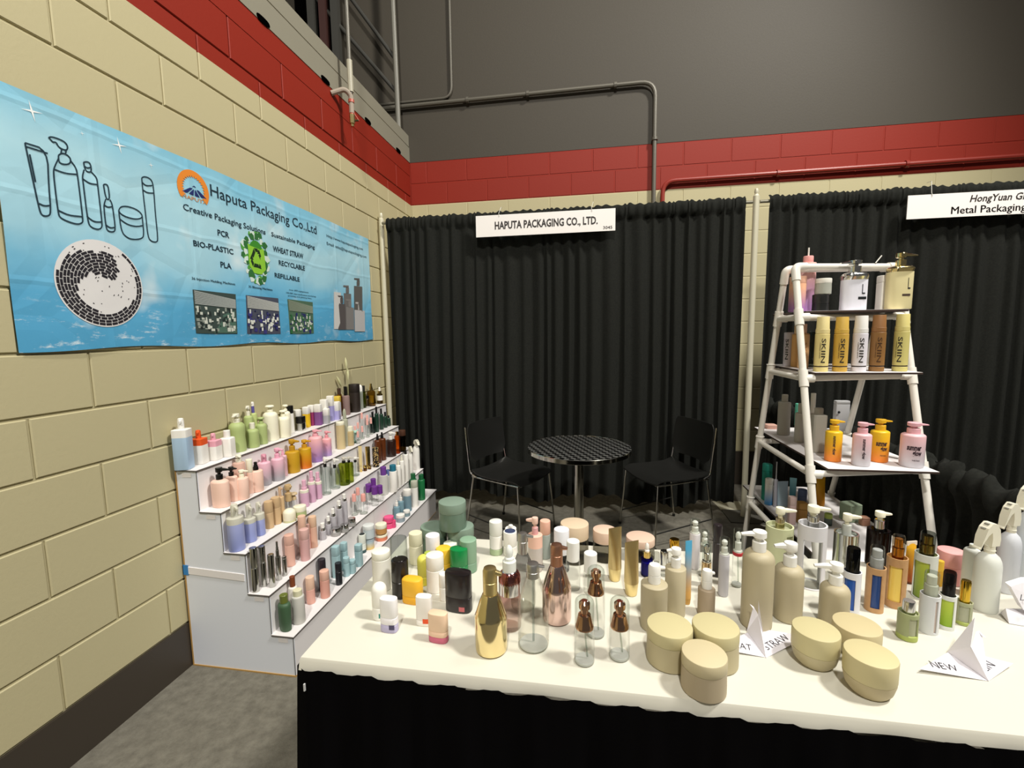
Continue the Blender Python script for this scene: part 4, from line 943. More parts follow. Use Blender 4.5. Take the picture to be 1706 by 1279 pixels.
capped(905, 405, 44, 300, 262, CL, BK, 'tiny clear bottle with black cap at the edge of the top step', cw=.7)
pump(948, 375, 92, 205, 128, 'g:B39A4E', GLD, 'olive amber pump bottle with big white label at the far end of the top step', rn=.25, style='spray')
t = COL.objects[-1].parent; LASTW = t
dropper(1042, 360, 68, 240, 168, 'g:9A8A4A', GLD, WH, 'small olive amber dropper bottle with white label, last on the top step', lab=(WH, .34, .82))
for nm, R_, z0, z1, tt in (('label', .0178, .028, .082, LASTW),): mk(nm, *loft([(R_, R_, z0, 2), (R_, R_, z1, 2)], 28, (False, False)), WH, tt)
GRP = None
t = start('dried_grass', 'dried pale green bunny-tail grass standing among the bottles on the top step', 'dried plant', Vector((.032, 3.098, 0)))
mk('vase', *loft([(.012, .012, 0, 2), (.016, .016, .02, 2), (.014, .014, .06, 2), (.008, .008, .085, 2)], 16), 'g:C9C0A8', t)
for dx, dy, zt in ((-.01, -.10, .24), (.0, .005, .28), (.005, -.02, .36)):
    mk('stem', *tube_path([(0, 0, .01), (dx * .3, dy * .3, zt * .5), (dx, dy, zt - .05)], .0012, 6), 's:A9A878', t)
    d = Vector((dx * .3, dy * .5, .08)).normalized(); mk('plume', *xf(loft([(.001, .001, -.045, 2), (.007, .007, -.025, 2), (.010, .010, .005, 2), (.007, .007, .03, 2), (.001, .001, .05, 2)], 12), Matrix.Translation((dx, dy, zt)) @ d.to_track_quat('Z', 'Y').to_matrix().to_4x4()), 's:D2D0A2', t)
# ---- second step
ZM, PL, GRP = S3, TZ[1], 'samples on the second step of the display stand'
PE, PK, PG = 's:EFC9B6', 's:E9A9BE', 'v:A6A2A8-E4B4C2'
pump(470, 655, 150, 355, 255, PE, BK, 'peach oval pump bottle with black pump, behind the biggest peach bottle', nd=0, ay=.7, rn=.15)
pump(340, 727, 235, 395, 262, PE, BK, 'biggest peach oval bottle with black pump at the near end of the second step', nd=.2, ay=.72, rn=.18, neck=.36)
pump(560, 590, 140, 200, 118, 'f:F0CDBC', IV, 'tall translucent peach bottle with cream pump behind the peach group', nd=-.6, rn=.1, neck=.5)
stick(672, 560, 78, 165, PE, CR, .62, 'slim peach bottle with cream cap behind the black-sprayed peach one', kind='bottle')
pump(582, 632, 155, 372, 290, PE, CR, 'peach cylinder bottle with cream pump between two black-pumped peach bottles', nd=.3, rn=.1)
pump(742, 546, 160, 290, 200, PE, BK, 'peach bottle with black mist sprayer on the second step', rn=.1, style='spray', neck=.4)
pump(1045, 365, 90, 122, 60, 's:DDB4BC', PK, 'pale pink slim bottle tucked behind the second grey-pink pump bottle', rn=.2, style='spray')
pump(835, 462, 150, 192, 110, PG, 's:D493A6', 'grey-to-pink faded pump bottle, nearer of the two beside the peach group', nd=-.8, rn=.16, style='stub')
pump(985, 417, 150, 150, 42, PG, PK, 'grey-to-pink faded pump bottle with pink pump, next to the mustard bottle', nd=.1, rn=.16)
pump(1150, 312, 165, 70, -55, 's:C09418', 's:B98A12', 'mustard yellow pump bottle on the second step', nd=.2, rn=.12)
ZM = S2
pump(200, 1096, 150, 850, 765, 'v:D9761A-C79A1C', 's:C58F14', 'orange-to-mustard faded pump bottle beside the mustard one', nd=.2, rn=.12)
pump(325, 1006, 155, 722, 650, 'v:9A78B4-EBB0B4', 's:E7A6B0', 'wide pump bottle fading from purple foot to pink shoulder on the second step', nd=.1, rn=.2)
pump(448, 952, 105, 742, 665, 'v:A98CBE-EDA9AC', 's:E79AA2', 'slim pump bottle fading from lilac foot to pink top beside the wide purple one', nd=.1, rn=.2)
stick(605, 872, 98, 555, 's:C7B487', CR, .88, 'tall beige cylinder bottle with cream top on the second step', kind='bottle')
capped(595, 800, 70, 550, 430, 'f:CFCFB8', 'f:C9CBB2', 'pale frosted bottle with domed cap behind the tall beige cylinder', cw=.6, capdome=True); last().location.xy = (.140, 2.838)
t = start('jar', 'flared clear jar with pale mint lid behind the short beige bottle', 'jar', Vector((.148, 2.93, TZ[1] + .0003)))
mk('body', *loft([(.020, .020, 0, 2), (.018, .018, .01, 2), (.008, .008, .022, 2), (.010, .010, .04, 2), (.026, .026, .072, 2)], 24), 'g:C9DED4', t); mk('lid', *loft([(.026, .026, .0725, 2), (.029, .029, .075, 2), (.029, .029, .083, 2), (.024, .024, .088, 2)], 24), 's:A9D2C0', t)
capped(705, 836, 92, 665, 610, 's:BFAA7C', CR, 'short beige cylinder bottle with cream cap on the second step', cw=.82, rn=.06)
PC = 's:EDB0A6'; n8 = ['rearmost', 'upper middle', 'right', 'far right', 'left', 'inner left', 'centre', 'front left']
for k, (x, yc, yb) in enumerate(((845, 490, 720), (905, 515, 705), (905, 560, 740), (945, 545, 705), (765, 640, 800), (800, 600, 775), (845, 640, 760), (795, 700, 812))):
    pump(x, yb, 48, yc + 35, yc - 32, CL, PC, f'tiny clear bottle with pink rosette cap, {n8[k]} one of the pink-capped cluster', rn=.25, style='stub', neck=.55, nl=.3, inner=1)
DG = 'p:1E3A2C'
capped(965, 690, 52, 505, 450, 'g:6E8A80', BK, 'translucent grey-green bottle with black cap left of the dark green four', cw=.5)
for x, yb, ys, yt, l in ((1010, 680, 465, 390, 'tallest dark green bottle with black cap, first of the dark green row'), (1062, 652, 470, 410, 'dark green bottle with black cap, second of the dark green row'),
                      (1105, 630, 495, 448, 'dark green bottle with black cap, third of the dark green row'), (1142, 612, 515, 488, 'shortest dark green bottle at the far end of the second step')):
    capped(x, yb, 46, ys, yt, DG, BK, l, cw=.5, rn=.3)
# ---- third step
ZM, PL, GRP = S3, TZ[2], 'samples on the third step of the display stand'
PW = 'v:8C97CE-A4ACDA'
pump(515, 1202, 195, 815, 675, PW, 'f:EDEBDD', 'largest periwinkle blue pump bottle with white shoulder on the third step', nd=-.5, rn=.06, band=('f:F0EEDF', .80), style='stub', neck=.45, cf=.2)
pump(668, 1117, 150, 830, 672, PW, 'f:EDEBDD', 'middle-sized periwinkle blue pump bottle with white shoulder on the third step', nd=-.5, rn=.06, band=('f:F0EEDF', .80), style='stub', neck=.45, cf=.2)
pump(775, 1042, 130, 775, 652, PW, 'f:EDEBDD', 'smallest periwinkle blue pump bottle with white shoulder on the third step', nd=-.5, rn=.06, band=('f:F0EEDF', .72), style='stub', neck=.45, cf=.2)
TAN = 's:C9AA80'
stick(965, 908, 105, 590, TAN, TAN, .62, 'taller tan cylinder bottle, second from the periwinkle bottles', kind='airless_bottle')
stick(884, 952, 100, 635, TAN, TAN, .58, 'tan cylinder bottle right beside the smallest periwinkle bottle', kind='airless_bottle')
pump(1018, 870, 90, 590, 480, TAN, 's:C8A98A', 'tan bottle with arched pump behind the tan cylinders', nd=.1, rn=.1, style='stub', nl=.9)
pump(1105, 800, 88, 640, 455, CL, 's:BFA274', 'clear bottle with tan collar and tall tan pump on the third step', nd=.1, rn=.08, neck=.85, cf=.5, inner=1)
pump(1160, 770, 80, 625, 550, CL, 's:CDB48C', 'clear bottle with tan collar and no nozzle behind the green-lidded jar', rn=.08, neck=.85, style='disc', inner=1)
jar(1228, 833, 148, 675, 's:B5C088', CR, .48, 'cream-lidded pale green jar behind the dome jar')
stick(1108, 890, 150, 722, 's:C9C89A', CR, .14, 'round cream dome-lidded jar at the front of the third step', kind='jar', dome=.75)
LP = 's:CDA2BA'
for x, yb, w, yc, yt, l in ((1283, 692, 98, 535, 405, 'front lilac pink bottle with white ring collar on the third step'), (1368, 662, 84, 440, 303, 'lilac pink bottle with white ring collar, middle of three'), (1438, 622, 84, 440, 315, 'lilac pink bottle with white ring collar, rear of three')):
    tt, c, R, hb = pump(x, yb, w, yc, yt, LP, 's:E2AFC4', l, rn=.04, neck=.8, style='spray', cf=.1)
    mk('ring_collar', *cyl(R * 1.02, hb * .94, hb * .94 + .016), IV, tt)
ZM = S4
SQG = dict(rn=.1, neck=.34, inner=1, cf=.35, ay=.8)
pump(300, 562, 115, 255, 150, 'g:EAEEEC', WH, 'near clear pump bottle with black collar and white head beside the olive bottles', nd=.2, col=BK, **SQG)
pump(405, 500, 110, 265, 160, 'g:EAEEEC', WH, 'second clear pump bottle with black collar and white head, left of the olive bottles', nd=.2, col=BK, **SQG)
OL = 'g:C6CE74'
pump(565, 440, 95, 205, 140, OL, 's:C9C3B4', 'olive green clear bottle with black collar, rear of the two olive ones', nd=.2, col=BK, rn=.1, neck=.34, cf=.4)
pump(508, 470, 125, 210, 145, OL, 's:C9C3B4', 'olive green clear bottle with black collar, front of the two olive ones', nd=.2, col=BK, rn=.1, neck=.34, cf=.4)
pump(632, 342, 85, 200, 145, 'g:EAEEEC', WH, 'small clear pump bottle with black collar right of the olive bottles', nd=.2, col=BK, rn=.1, neck=.4, cf=.45, inner=1)
tube(692, 315, 38, 20, 's:D9C48E', GLD, .12, 'slim pale gold tube standing beside the shiny gold tube', fa=.3, flare=1.1)
tube(775, 282, 50, 25, GLD, 'm:E3C67A', .14, 'shiny gold tube on the third step', fa=.3, flare=1.1)
jar(738, 305, 42, 232, 'm:5A3A22', GLD, .4, 'tiny dark gold jar in front of the slim pale gold tube'); jar(790, 285, 36, 238, 'm:6A4A2A', GLD, .4, 'tiny dark gold jar in front of the shiny gold tube')
def spots():
    m, N, L, B = newmat('dark_spotted'); tc = N.new('ShaderNodeTexCoord'); v = N.new('ShaderNodeTexVoronoi'); v.inputs['Scale'].default_value = 90; L.new(tc.outputs['Object'], v.inputs[0])
    r = N.new('ShaderNodeValToRGB'); r.color_ramp.interpolation = 'CONSTANT'; r.color_ramp.elements[0].color = hexc('D2B070'); r.color_ramp.elements[1].color = hexc('17110D'); r.color_ramp.elements[1].position = .38
    L.new(v.outputs[0], r.inputs[0]); L.new(r.outputs[0], B.inputs['Base Color']); return m
SPOT = spots()
stick(862, 262, 72, 30, SPOT, SPOT, .75, 'black bottle with gold spotted animal pattern beside the gold tubes', kind='bottle')
ZM = S2
AM = 'p:5A2C10'; AMG = 'g:8A4A18'
pump(1075, 1002, 82, 745, 680, AM, BK, 'brown amber spray bottle, right one of the amber pair on the third step', rn=.2, style='spray', neck=.42)
pump(1025, 1032, 78, 765, 700, AM, BK, 'brown amber spray bottle, left one of the amber pair on the third step', rn=.2, style='spray', neck=.42)
pump(1170, 962, 118, 760, 675, 'p:2A1712', WH, 'wide dark brown bottle with white pump behind the amber pair', nd=.1, rn=.1, neck=.4)
capped(1243, 925, 62, 715, 672, 'g:D98A2A', 'm:C98A3A', 'bright orange amber tall bottle near the far end of the third step', cw=.6)
stick(1300, 905, 80, 650, 'g:6E5A20', 's:4A2A18', .75, 'dark olive amber cylinder bottle, last on the third step', kind='bottle')
# ---- fourth step
ZM, PL, GRP = S5, TZ[3], 'samples on the fourth step of the display stand'
CG = 'm:B9B9B4'
stick(182, 712, 92, 208, CG, CG, .55, 'largest chrome cylinder bottle at the near end of the fourth step', kind='airless_bottle')
stick(278, 664, 78, 192, CG, CG, .6, 'tall chrome bottle behind the front chrome cylinders', kind='airless_bottle')
capped(372, 672, 78, 318, 285, CG, CG, 'chrome cylinder bottle third from the near end of the fourth step', cw=.98, rn=.02)
pump(445, 592, 68, 315, 150, CG, CG, 'chrome bottle with chrome mist sprayer on the fourth step', rn=.03, style='spray', neck=.6)
stick(512, 542, 58, 310, CG, CG, .9, 'small chrome cylinder bottle, last of the chrome group', kind='airless_bottle')
ROS = 's:DDAE9C'
stick(575, 425, 112, 58, ROS, ROS, .68, 'pink airless bottle with flush cap right of the chrome group', kind='airless_bottle')
stick(745, 372, 110, -5, 's:CFA3A0', 's:D9AFA6', .68, 'tall mauve pink airless bottle in the middle of the fourth step', kind='airless_bottle')
ZM = S3
stick(1262, 1160, 92, 800, 's:DDB09A', 's:E0B8A0', .6, 'pink airless bottle mostly hidden behind the tall mauve pink one', kind='airless_bottle')
stick(1330, 1190, 38, 900, 's:D9A9A0', 's:DDB2A6', .6, 'very slim pink bottle beside the tall mauve pink one', kind='airless_bottle')
stick(1382, 1168, 92, 805, 's:DCAF98', 's:E3BE9E', .66, 'peach pink airless bottle left of the clear chrome-ringed bottles', kind='airless_bottle')
ZM = S4
for x, yb, w, ys, yt, l in ((515, 905, 66, 640, 560, 'silver white airless bottle with white cap, tallest and farthest of the chrome-ringed row'), (455, 962, 72, 725, 635, 'silver white airless bottle with white cap, fourth of the chrome-ringed row'), (385, 1000, 66, 815, 725, 'silver white airless bottle with white cap, third of the chrome-ringed row'),
                          (328, 1012, 62, 900, 810, 'silver white airless bottle with white cap, second of the chrome-ringed row'), (263, 1087, 78, 975, 888, 'short clear airless bottle with white cap, nearest of the chrome-ringed row')):
    tt, c, R, H = capped(x, yb, w, ys, yt, 'f:D9D6DA', WH, l, cw=.62, rn=.04, kind='airless_bottle'); hb = hz(c, ys); mk('chrome_ring', *cyl(R * .8, hb - .001, hb + (H - hb) * .4), CHM, tt)
for x, yb, w, yt, l in ((408, 1047, 112, 925, 'clear jar with chrome lid, front one of the chrome-lidded jars'), (508, 1005, 95, 888, 'clear jar with chrome lid, middle one of the chrome-lidded jars'), (588, 938, 90, 820, 'clear jar with chrome lid, rear one of the chrome-lidded jars')):
    jar(x, yb, w, yt, 'f:C9C6C2', CHM, .5, l)
for x, yb, w, yc, l in ((665, 760, 74, 490, 'clear bottle with salmon pink pump, rear of three pink-pumped'), (622, 810, 78, 562, 'clear bottle with salmon pink pump, left of three pink-pumped'), (725, 797, 92, 560, 'clear bottle with salmon pink pump, right of three pink-pumped')):
    pump(x, yb, w, yc + 82, yc, CL, 's:E9A79C', l, rn=.08, neck=.6, style='stub', nl=.5, cf=.4, inner=1)
for x, yb, w, yc, l in ((840, 650, 72, 385, 'clear bottle with purple cap, rearmost of the purple-capped four'), (785, 690, 80, 445, 'clear bottle with purple cap, left of the purple-capped four'), (908, 655, 78, 460, 'clear bottle with purple cap, right of the purple-capped four'), (852, 702, 84, 468, 'clear bottle with purple cap, front of the purple-capped four')):
    capped(x, yb, w, yc + 95, yc, CL, 's:6A2F88', l, cw=.86, rn=.1)
capped(1003, 545, 62, 350, 285, 'f:E2E4E2', 's:5A6CA0', 'white frosted bottle with blue cap behind the ribbed purple-capped one', cw=.8)
capped(955, 578, 96, 345, 250, 'f:E9E8E2', 's:6B3A8E', 'ribbed white cylinder bottle with purple cap on the fourth step', cw=.7, rn=.03)
capped(1062, 552, 90, 300, 228, WH, 's:1F6F86', 'white cylinder bottle with teal cap on the fourth step', cw=.8, rn=.04)
for k, (x, yb, w, ys, yt) in enumerate(((1122, 502, 58, 235, 165), (1162, 462, 54, 185, 120), (1208, 432, 58, 110, 60), (1258, 402, 58, 92, 20), (1322, 292, 78, 15, -55))):
    if k in (3, 4): trigger(x, yb, w, ys, yt, WH, IV, ('white slim spray bottle with knob head, second from the far end of the fourth step', 'tallest white spray bottle at the far end of the fourth step')[k - 3], nd=-.6)
    else: pump(x, yb, w, ys, yt, WH, (IV, IV, BK)[k], ('slim white bottle with cream mist head next to the teal-capped one', 'slim white bottle with cream mist head, second in the white row', 'slim white bottle with black mist head in the white row')[k], rn=.15, style='spray', neck=.5)
# ---- bottom step
ZM, PL, GRP = S5, TZ[4], 'samples on the bottom step of the display stand'
capped(620, 1010, 105, 655, 535, 's:E6E0D8', 's:7A3C1C', 'white bottle with reddish brown cap behind the dark green one', cw=.6, rn=.2)
capped(520, 1150, 175, 835, 738, 's:3F5C40', 'p:66702F', 'dark green oval bottle with olive cap at the near end of the bottom step', cw=.56, rn=.28, ay=.7, rz=-.4)
capped(677, 1092, 145, 755, 680, 's:C9C7BE', 's:DAD6B4', 'pale grey bottle with cream cap beside the dark green one', cw=.72, rn=.12)
stick(808, 862, 100, 533, 's:DDA898', 's:E9C3A8', .54, 'short pink airless bottle with peach cap on the bottom step', kind='airless_bottle')
stick(942, 690, 92, 335, 'p:1D1A20', 'p:26222A', .66, 'black airless bottle behind the taller pink bottle on the bottom step', kind='airless_bottle')
stick(970, 797, 110, 460, 's:D8A090', 's:E3B5A0', .66, 'taller pink airless bottle in front of the black one', kind='airless_bottle')
stick(1125, 647, 78, 378, 'p:181B20', 'p:1C2026', .6, 'slim black bottle alone at the front of the bottom step', kind='airless_bottle')
TE = 's:A3C3C7'
stick(1098, 530, 85, 190, TE, TE, .7, 'pale teal tube bottle, rear left of the teal group', kind='airless_bottle', n=4)
stick(1190, 480, 72, 150, TE, TE, .7, 'tallest pale teal bottle at the back of the teal group', kind='airless_bottle', n=4)
stick(1275, 517, 78, 345, TE, TE, .7, 'short triangular pale teal bottle in the teal group', kind='airless_bottle', n=3)
stick(1212, 550, 75, 318, TE, TE, .7, 'small pale teal bottle at the front of the teal group', kind='airless_bottle')
stick(1352, 437, 78, 170, TE, TE, .7, 'tall pale teal square bottle, right end of the teal group', kind='airless_bottle', n=5)
stick(1392, 285, 82, 55, 's:DDE2D6', 's:E2E6DA', .5, 'white cylinder with dark top and dark teal foot behind the teal group', kind='airless_bottle', base=('s:2C4A4C', .16), recess='s:1E2628')
ZM = S4
jar(788, 1197, 112, 1045, 'v:E0C070-AFC0C6', 's:A9B8BE', .14, 'sand-to-grey faded jar carrying a grey-white jar on its lid')
JB = COL.objects[-1].parent; PLs = PL; PL = TZ[4] + hz(JB.location, 1045, .012) + .0006
jar(772, 1048, 130, 862, 's:C2CCCE', 's:DFE2DE', .3, 'grey-white jar standing on top of the sand-to-grey jar'); PL = PLs; onto(JB)
jar(925, 1100, 135, 990, 's:DD8262', CR, .36, 'salmon orange jar with cream lid under the amber jar')
JB = COL.objects[-1].parent; PL = TZ[4] + hz(JB.location, 990, .016) + .0006
jar(920, 1005, 130, 857, 's:C29054', CR, .42, 'amber brown jar with cream lid stacked on the salmon jar'); PL = PLs; onto(JB)
jar(1010, 955, 100, 870, 's:E0487A', 's:E65A88', .4, 'hot pink jar under another hot pink jar on the bottom step')
JB = COL.objects[-1].parent; PL = TZ[4] + hz(JB.location, 870, .011) + .0006
jar(998, 872, 112, 775, 's:E0487A', 's:E8588C', .4, 'hot pink jar stacked on top of the other hot pink jar'); PL = PLs; onto(JB)
jar(1062, 950, 52, 850, 's:D8457A', 's:E0487A', .5, 'small hot pink jar behind the hot pink stack')
capped(1148, 765, 66, 640, 598, 'f:8FB2BE', WH, 'frosted blue dropper bottle, right one of the small blue pair', cw=.45, nip=(WH, .45, .014)); capped(1100, 805, 72, 700, 655, 'f:8FB2BE', WH, 'frosted blue dropper bottle, left one of the small blue pair', cw=.45, nip=(WH, .45, .014))
jar(1210, 822, 76, 733, 'f:9FB6BC', WH, .4, 'smaller frosted blue jar with white lid behind the larger one'); jar(1140, 887, 100, 775, 'f:B4C4CC', WH, .4, 'larger frosted blue jar with white lid on the bottom step')
stick(1222, 765, 90, 500, 'f:8FAFBC', WH, .72, 'frosted blue cylinder bottle with white cap behind the blue jars', kind='airless_bottle')
capped(1290, 640, 78, 390, 325, 'p:1C6B40', 'p:1A6038', 'green bottle behind the frosted white one at the far end of the bottom step', cw=.7, rn=.15)
capped(1380, 637, 82, 395, 335, 'p:1E7040', 'p:1A6038', 'green bottle right of the frosted white one, last on the bottom step', cw=.7, rn=.15)
stick(1303, 715, 78, 405, WH, 'f:DADCCB', .75, 'tall white bottle with frosted cap in front of the green bottles', kind='airless_bottle')
# ------------------------------------------------------------------ table: left group
ZM, PL, GRP = (600, 820, .2189), TT, 'deodorant sticks on the left of the table'
GJ, GJB = 's:7C9080', 'p:627868'
jar(570, 520, 205, 215, GJB, GJ, .30, 'large grey-green jar, lower left one under the stacked jar'); JA = COL.objects[-1].parent
jar(772, 530, 200, 215, GJB, GJ, .30, 'large grey-green jar, lower right one under the stacked jar')
PL = TT + hz(COL.objects[-1].parent.location, 225, .04) + .001
PLs = PL
PY = (JA.location.y + COL.objects[-1].parent.location.y) / 2 - .01
jar(668, 290, 208, 32, GJB, GJ, .36, 'large grey-green jar stacked on top of two others'); PY = None; PL = TT
stick(305, 690, 130, 330, None, 'g:E4E8E6', .1, 'empty clear cylinder behind the tall black stick', kind='clear_cup')
stick(430, 557, 102, 292, 's:E3DFC4', 's:DEDABC', .60, 'cream twist stick with seam behind the clear cylinder')
stick(560, 600, 108, 308, 's:E8E6EA', 's:EEECF0', .4, 'plain white cylinder stick in front of the grey-green jars')
stick(690, 560, 104, 370, WH, 's:E9EBD8', .5, 'white cylinder stick mostly hidden behind the yellow and green sticks')
stick(828, 622, 126, 343, 's:7A9A80', 's:86A88C', .3, 'sage green tall rounded stick at the right of the left group', dome=.15)
stick(640, 625, 116, 405, 's:E6B52C', 's:EBBE34', .4, 'yellow cylinder stick behind the bright green one')
stick(755, 660, 138, 410, 'p:0F7A40', 'p:0C8040', .4, 'bright emerald green oval stick', ay=.75)
stick(525, 690, 60, 448, 's:A4B44A', 's:A9BA4E', .4, 'olive green stick peeking out behind the lime dome stick', dome=.3)
stick(488, 715, 95, 470, 's:D9D24A', 's:E1DC62', .3, 'lime yellow stick with domed top behind the yellow oval stick', dome=.9)
stick(172, 762, 142, 423, 's:E6E3D8', 's:EDEBDC', .82, 'tall white oval stick at the left edge of the table')
stick(312, 816, 130, 490, 'p:15110F', 'p:191413', .45, 'tall glossy black cylinder stick', recess='p:0C0A0A')
stick(577, 772, 134, 452, WH, 's:EFECE2', .62, 'white twist stick with horizontal ridges behind the white and orange stick')
stick(640, 830, 70, 605, WH, WH, .5, 'white slim stick half hidden by the big black oval stick')
stick(755, 945, 205, 582, 'p:231F20', 'p:1A1516', .38, 'big glossy black oval stick with a small red dial window', ay=.55, n=3, win=('s:C0666A', .006, .0, .2), rz=-.12)
stick(405, 872, 162, 637, 's:E0A51E', 's:EBB52A', .3, 'yellow oval stick with rounded top', ay=.6, n=3, rz=-.1, dome=.25)
stick(155, 977, 116, 680, 's:ECEAE2', 's:EFEDE4', .35, 'white dome-topped stick with a green window at its foot', dome=.95, win=('s:3A8A7C', .007, .35))
stick(493, 1036, 124, 772, WH, 's:EEEAE2', .2, 'white rounded stick with an orange window at its foot', ay=.6, n=3.2, win=('s:E0501E', .008, .1, .5))
stick(228, 1086, 138, 787, 's:E7E4E6', 's:EDEBEA', .45, 'white rounded stick on a lavender base with dial slots', ay=.6, n=3.2, base=('s:B4AECC', .23), rz=-.08, win=('s:3D3658', .009, .0, .3))
stick(600, 1172, 152, 897, 's:E6C3A6', 's:E9C9AA', .4, 'peach rounded stick on a rose pink base, frontmost of the sticks', ay=.55, n=3.2, base=('s:C4637C', .2), rz=-.1)
# ---- table: metallic and clear group
ZM, GRP = (780, 820, .23456), 'metallic and clear pump bottles in the middle of the table'
def cs(nk, sh=.28): return lambda R, h: cone(R, h, nk, 1, sh)
jar(755, 520, 200, 180, 'g:C2BFB6', 's:D5BFA2', .38, 'clear jar with tan lid, largest of the lidded jars at the table back'); jar(968, 505, 168, 230, 'g:C2BFB6', 's:DDC0AA', .38, 'clear jar with pinkish beige lid behind the gold tubes'); jar(1220, 500, 205, 275, 'g:C2BFB6', 's:D8BBA6', .34, 'clear jar with dusky pink lid behind the purple dropper')
stick(200, 452, 92, 190, WH, 's:E6E6DE', .58, 'white stick with cap seam and sage green foot at the table back', base=('s:A9BB94', .18))
stick(305, 430, 80, 222, WH, WH, .9, 'white bottle tip behind the navy-topped cup', kind='bottle', cw=.4)
stick(300, 460, 96, 262, WH, WH, .4, 'white cup with navy blue recessed top at the table back', recess='s:2E3A5C', kind='cup')
stick(548, 478, 74, 190, 'f:C6CFC8', 's:EBB9A2', .65, 'frosted bottle with peach cap behind the pink pump bottle', kind='bottle')
pump(478, 575, 104, 295, 178, 'f:E6DDD6', 's:E8C3B2', 'frosted bottle with pink shoulder and pale pink pump pointing left', nd=PI, col='s:D9A3A4', rn=.05, neck=.42, band=('s:E9BCA8', .66), nl=1.2)
stick(664, 575, 108, 245, 'g:D9DADC', 's:E9EAF0', .42, 'clear bottle with tall bluish white cap behind the rose bottle', kind='bottle')
capped(745, 707, 104, 480, 332, CL, 's:E6E6E0', 'clear cylinder bottle with white cap right of the rose bottle', cw=.88, rn=.06)
capped(868, 735, 98, 560, 418, CL, 's:E6E6E0', 'clear cylinder bottle with white cap behind the domed rose gold pump bottle', cw=.95, rn=.04)
pump(392, 860, 172, 432, 284, 'w:F2F2EE-B0B0B2', 'n:C9C8C4', 'silver coned-shoulder pump bottle with brushed silver pump', nd=0, shape=cs(.42, .34), neck=.4, style='stub', nl=.9, cf=.6)
dropper(300, 998, 155, 555, 378, 'w:F2ECE8-DDA9A4', 's:E2E6DE', 's:E4E8E2', 'mirror-shouldered clear dropper bottle with pink band and white bulb', rn=.3)
tt = COL.objects[-1].parent; c = tt.location; R = .0; 
BD = [o for o in COL.objects if o.parent == tt and o.name.startswith('body')][0]; zt = max(v.co.z for v in BD.data.vertices); rt_ = max(v.co.x for v in BD.data.vertices)
mk('mirror_shoulder', *loft([(rt_ * 1.02, rt_ * 1.02, zt * .62, 2), (rt_ * 1.02, rt_ * 1.02, zt * .76, 2), (rt_ * 1.0, rt_ * 1.0, zt * .84, 2), (rt_ * .93, rt_ * .93, zt * .92, 2), (rt_ * .82, rt_ * .82, zt * .975, 2), (rt_ * .6, rt_ * .6, zt * 1.006, 2)], 32, (False, True)), 'm:D8D6DA', tt)
pump(630, 958, 205, 512, 365, 'm:D8BCB4', 'n:C4937A', 'rose pink metallic pump bottle with copper pump', nd=.1, shape=cs(.44, .40), neck=.42, style='stub', nl=.75, cf=.5)
tt, c, R, hb = pump(465, 1152, 218, 600, 500, 'g:F9F9F6', 'n:C9C8C4', 'big clear bottle with brushed silver disc pump', nd=.1, shape=cs(.42, .38), neck=.42, style='stub', nl=.75, cf=.45, inner=1)
tt, c, R, hb = pump(167, 1187, 228, 715, 530, 'm:E8D6A2', 'n:D8C48A', 'mirror gold pump bottle at the front of the table', nd=-.1, shape=cs(.46, .40), neck=.44, style='stub', nl=.75, cf=.48)
DOM = dict(pm='m:D8A688', flare=1, dome=.75)
domed(905, 1047, 130, 712, 520, CL, label='clear bottle with rose gold pump under a clear dome, rear one of three', **DOM)
domed(825, 1247, 144, 958, 735, CL, label='clear bottle with rose gold pump under a clear dome, front left one of three', **DOM)
domed(1072, 1212, 146, 955, 740, CL, label='clear bottle with rose gold pump under a clear dome, front right one of three', **DOM)
for x, yb, w, yt, l in ((1040, 642, 96, 250, 'matte gold tube standing on its gold cap, left of two'), (1157, 748, 104, 348, 'matte gold tube standing on its gold cap, right of two')):
    tube(x, yb, w, yt, 'n:D2BC88', 'n:E8D49A', .24, l, fa=.5, flare=1.12)
# ---- table: centre back
ZM, GRP = (980, 830, .16422), 'small bottles at the middle back of the table'
stick(868, 760, 100, 400, CL, 'm:D9A93A', .62, 'clear bottle with fluted gold crown cap behind the blue tube', kind='bottle')
stick(768, 800, 86, 520, CL, CHM, .45, 'clear bottle with chrome cap behind the tall beige square-shouldered pump', kind='bottle')
stick(690, 800, 60, 540, CL, 'g:E2E2DE', .6, 'small clear bottle right of the purple dropper', kind='bottle')
dropper(592, 806, 118, 600, 455, 'g:5A3AC0', GLD, WH, 'violet glass dropper bottle with gold collar and white bulb', rn=.08)
tt = COL.objects[-1].parent; BD = [o for o in COL.objects if o.parent == tt and o.name.startswith('body')][0]; r_ = max(v.co.x for v in BD.data.vertices); z_ = max(v.co.z for v in BD.data.vertices)
mk('violet_liquid', *cyl(r_ * .9, .004, z_ * .8), 'p:3A22A0', tt)
tube(1003, 1085, 74, 430, 'v:D9A85C-4FA6CE', 's:D0A050', .1, 'slim tube fading from sky blue top to sandy foot', fa=.4, flare=1.1)
domed(1072, 727, 108, 350, 208, 's:DCD8DC', WH, 'white airless bottle with clear cap, tallest in the centre back row', dome=.3, hollow=False)
domed(1170, 800, 92, 470, 318, CL, WH, 'clear slim airless bottle behind the champagne one', dome=.3)
domed(1192, 905, 100, 640, 440, 'm:CDB48A', 'm:D8D2C8', 'champagne airless bottle with clear domed cap', dome=.6, hollow=False)
stick(1300, 802, 92, 255, 'p:3A3436', 'p:241D22', .66, 'slim black-capped dark grey bottle in the centre back row', kind='airless_bottle', cw=.96)
domed(1365, 1002, 108, 565, 398, 's:B9B7BC', WH, 'grey slim airless bottle with clear cap and amber nozzle', dome=.15, hollow=False)
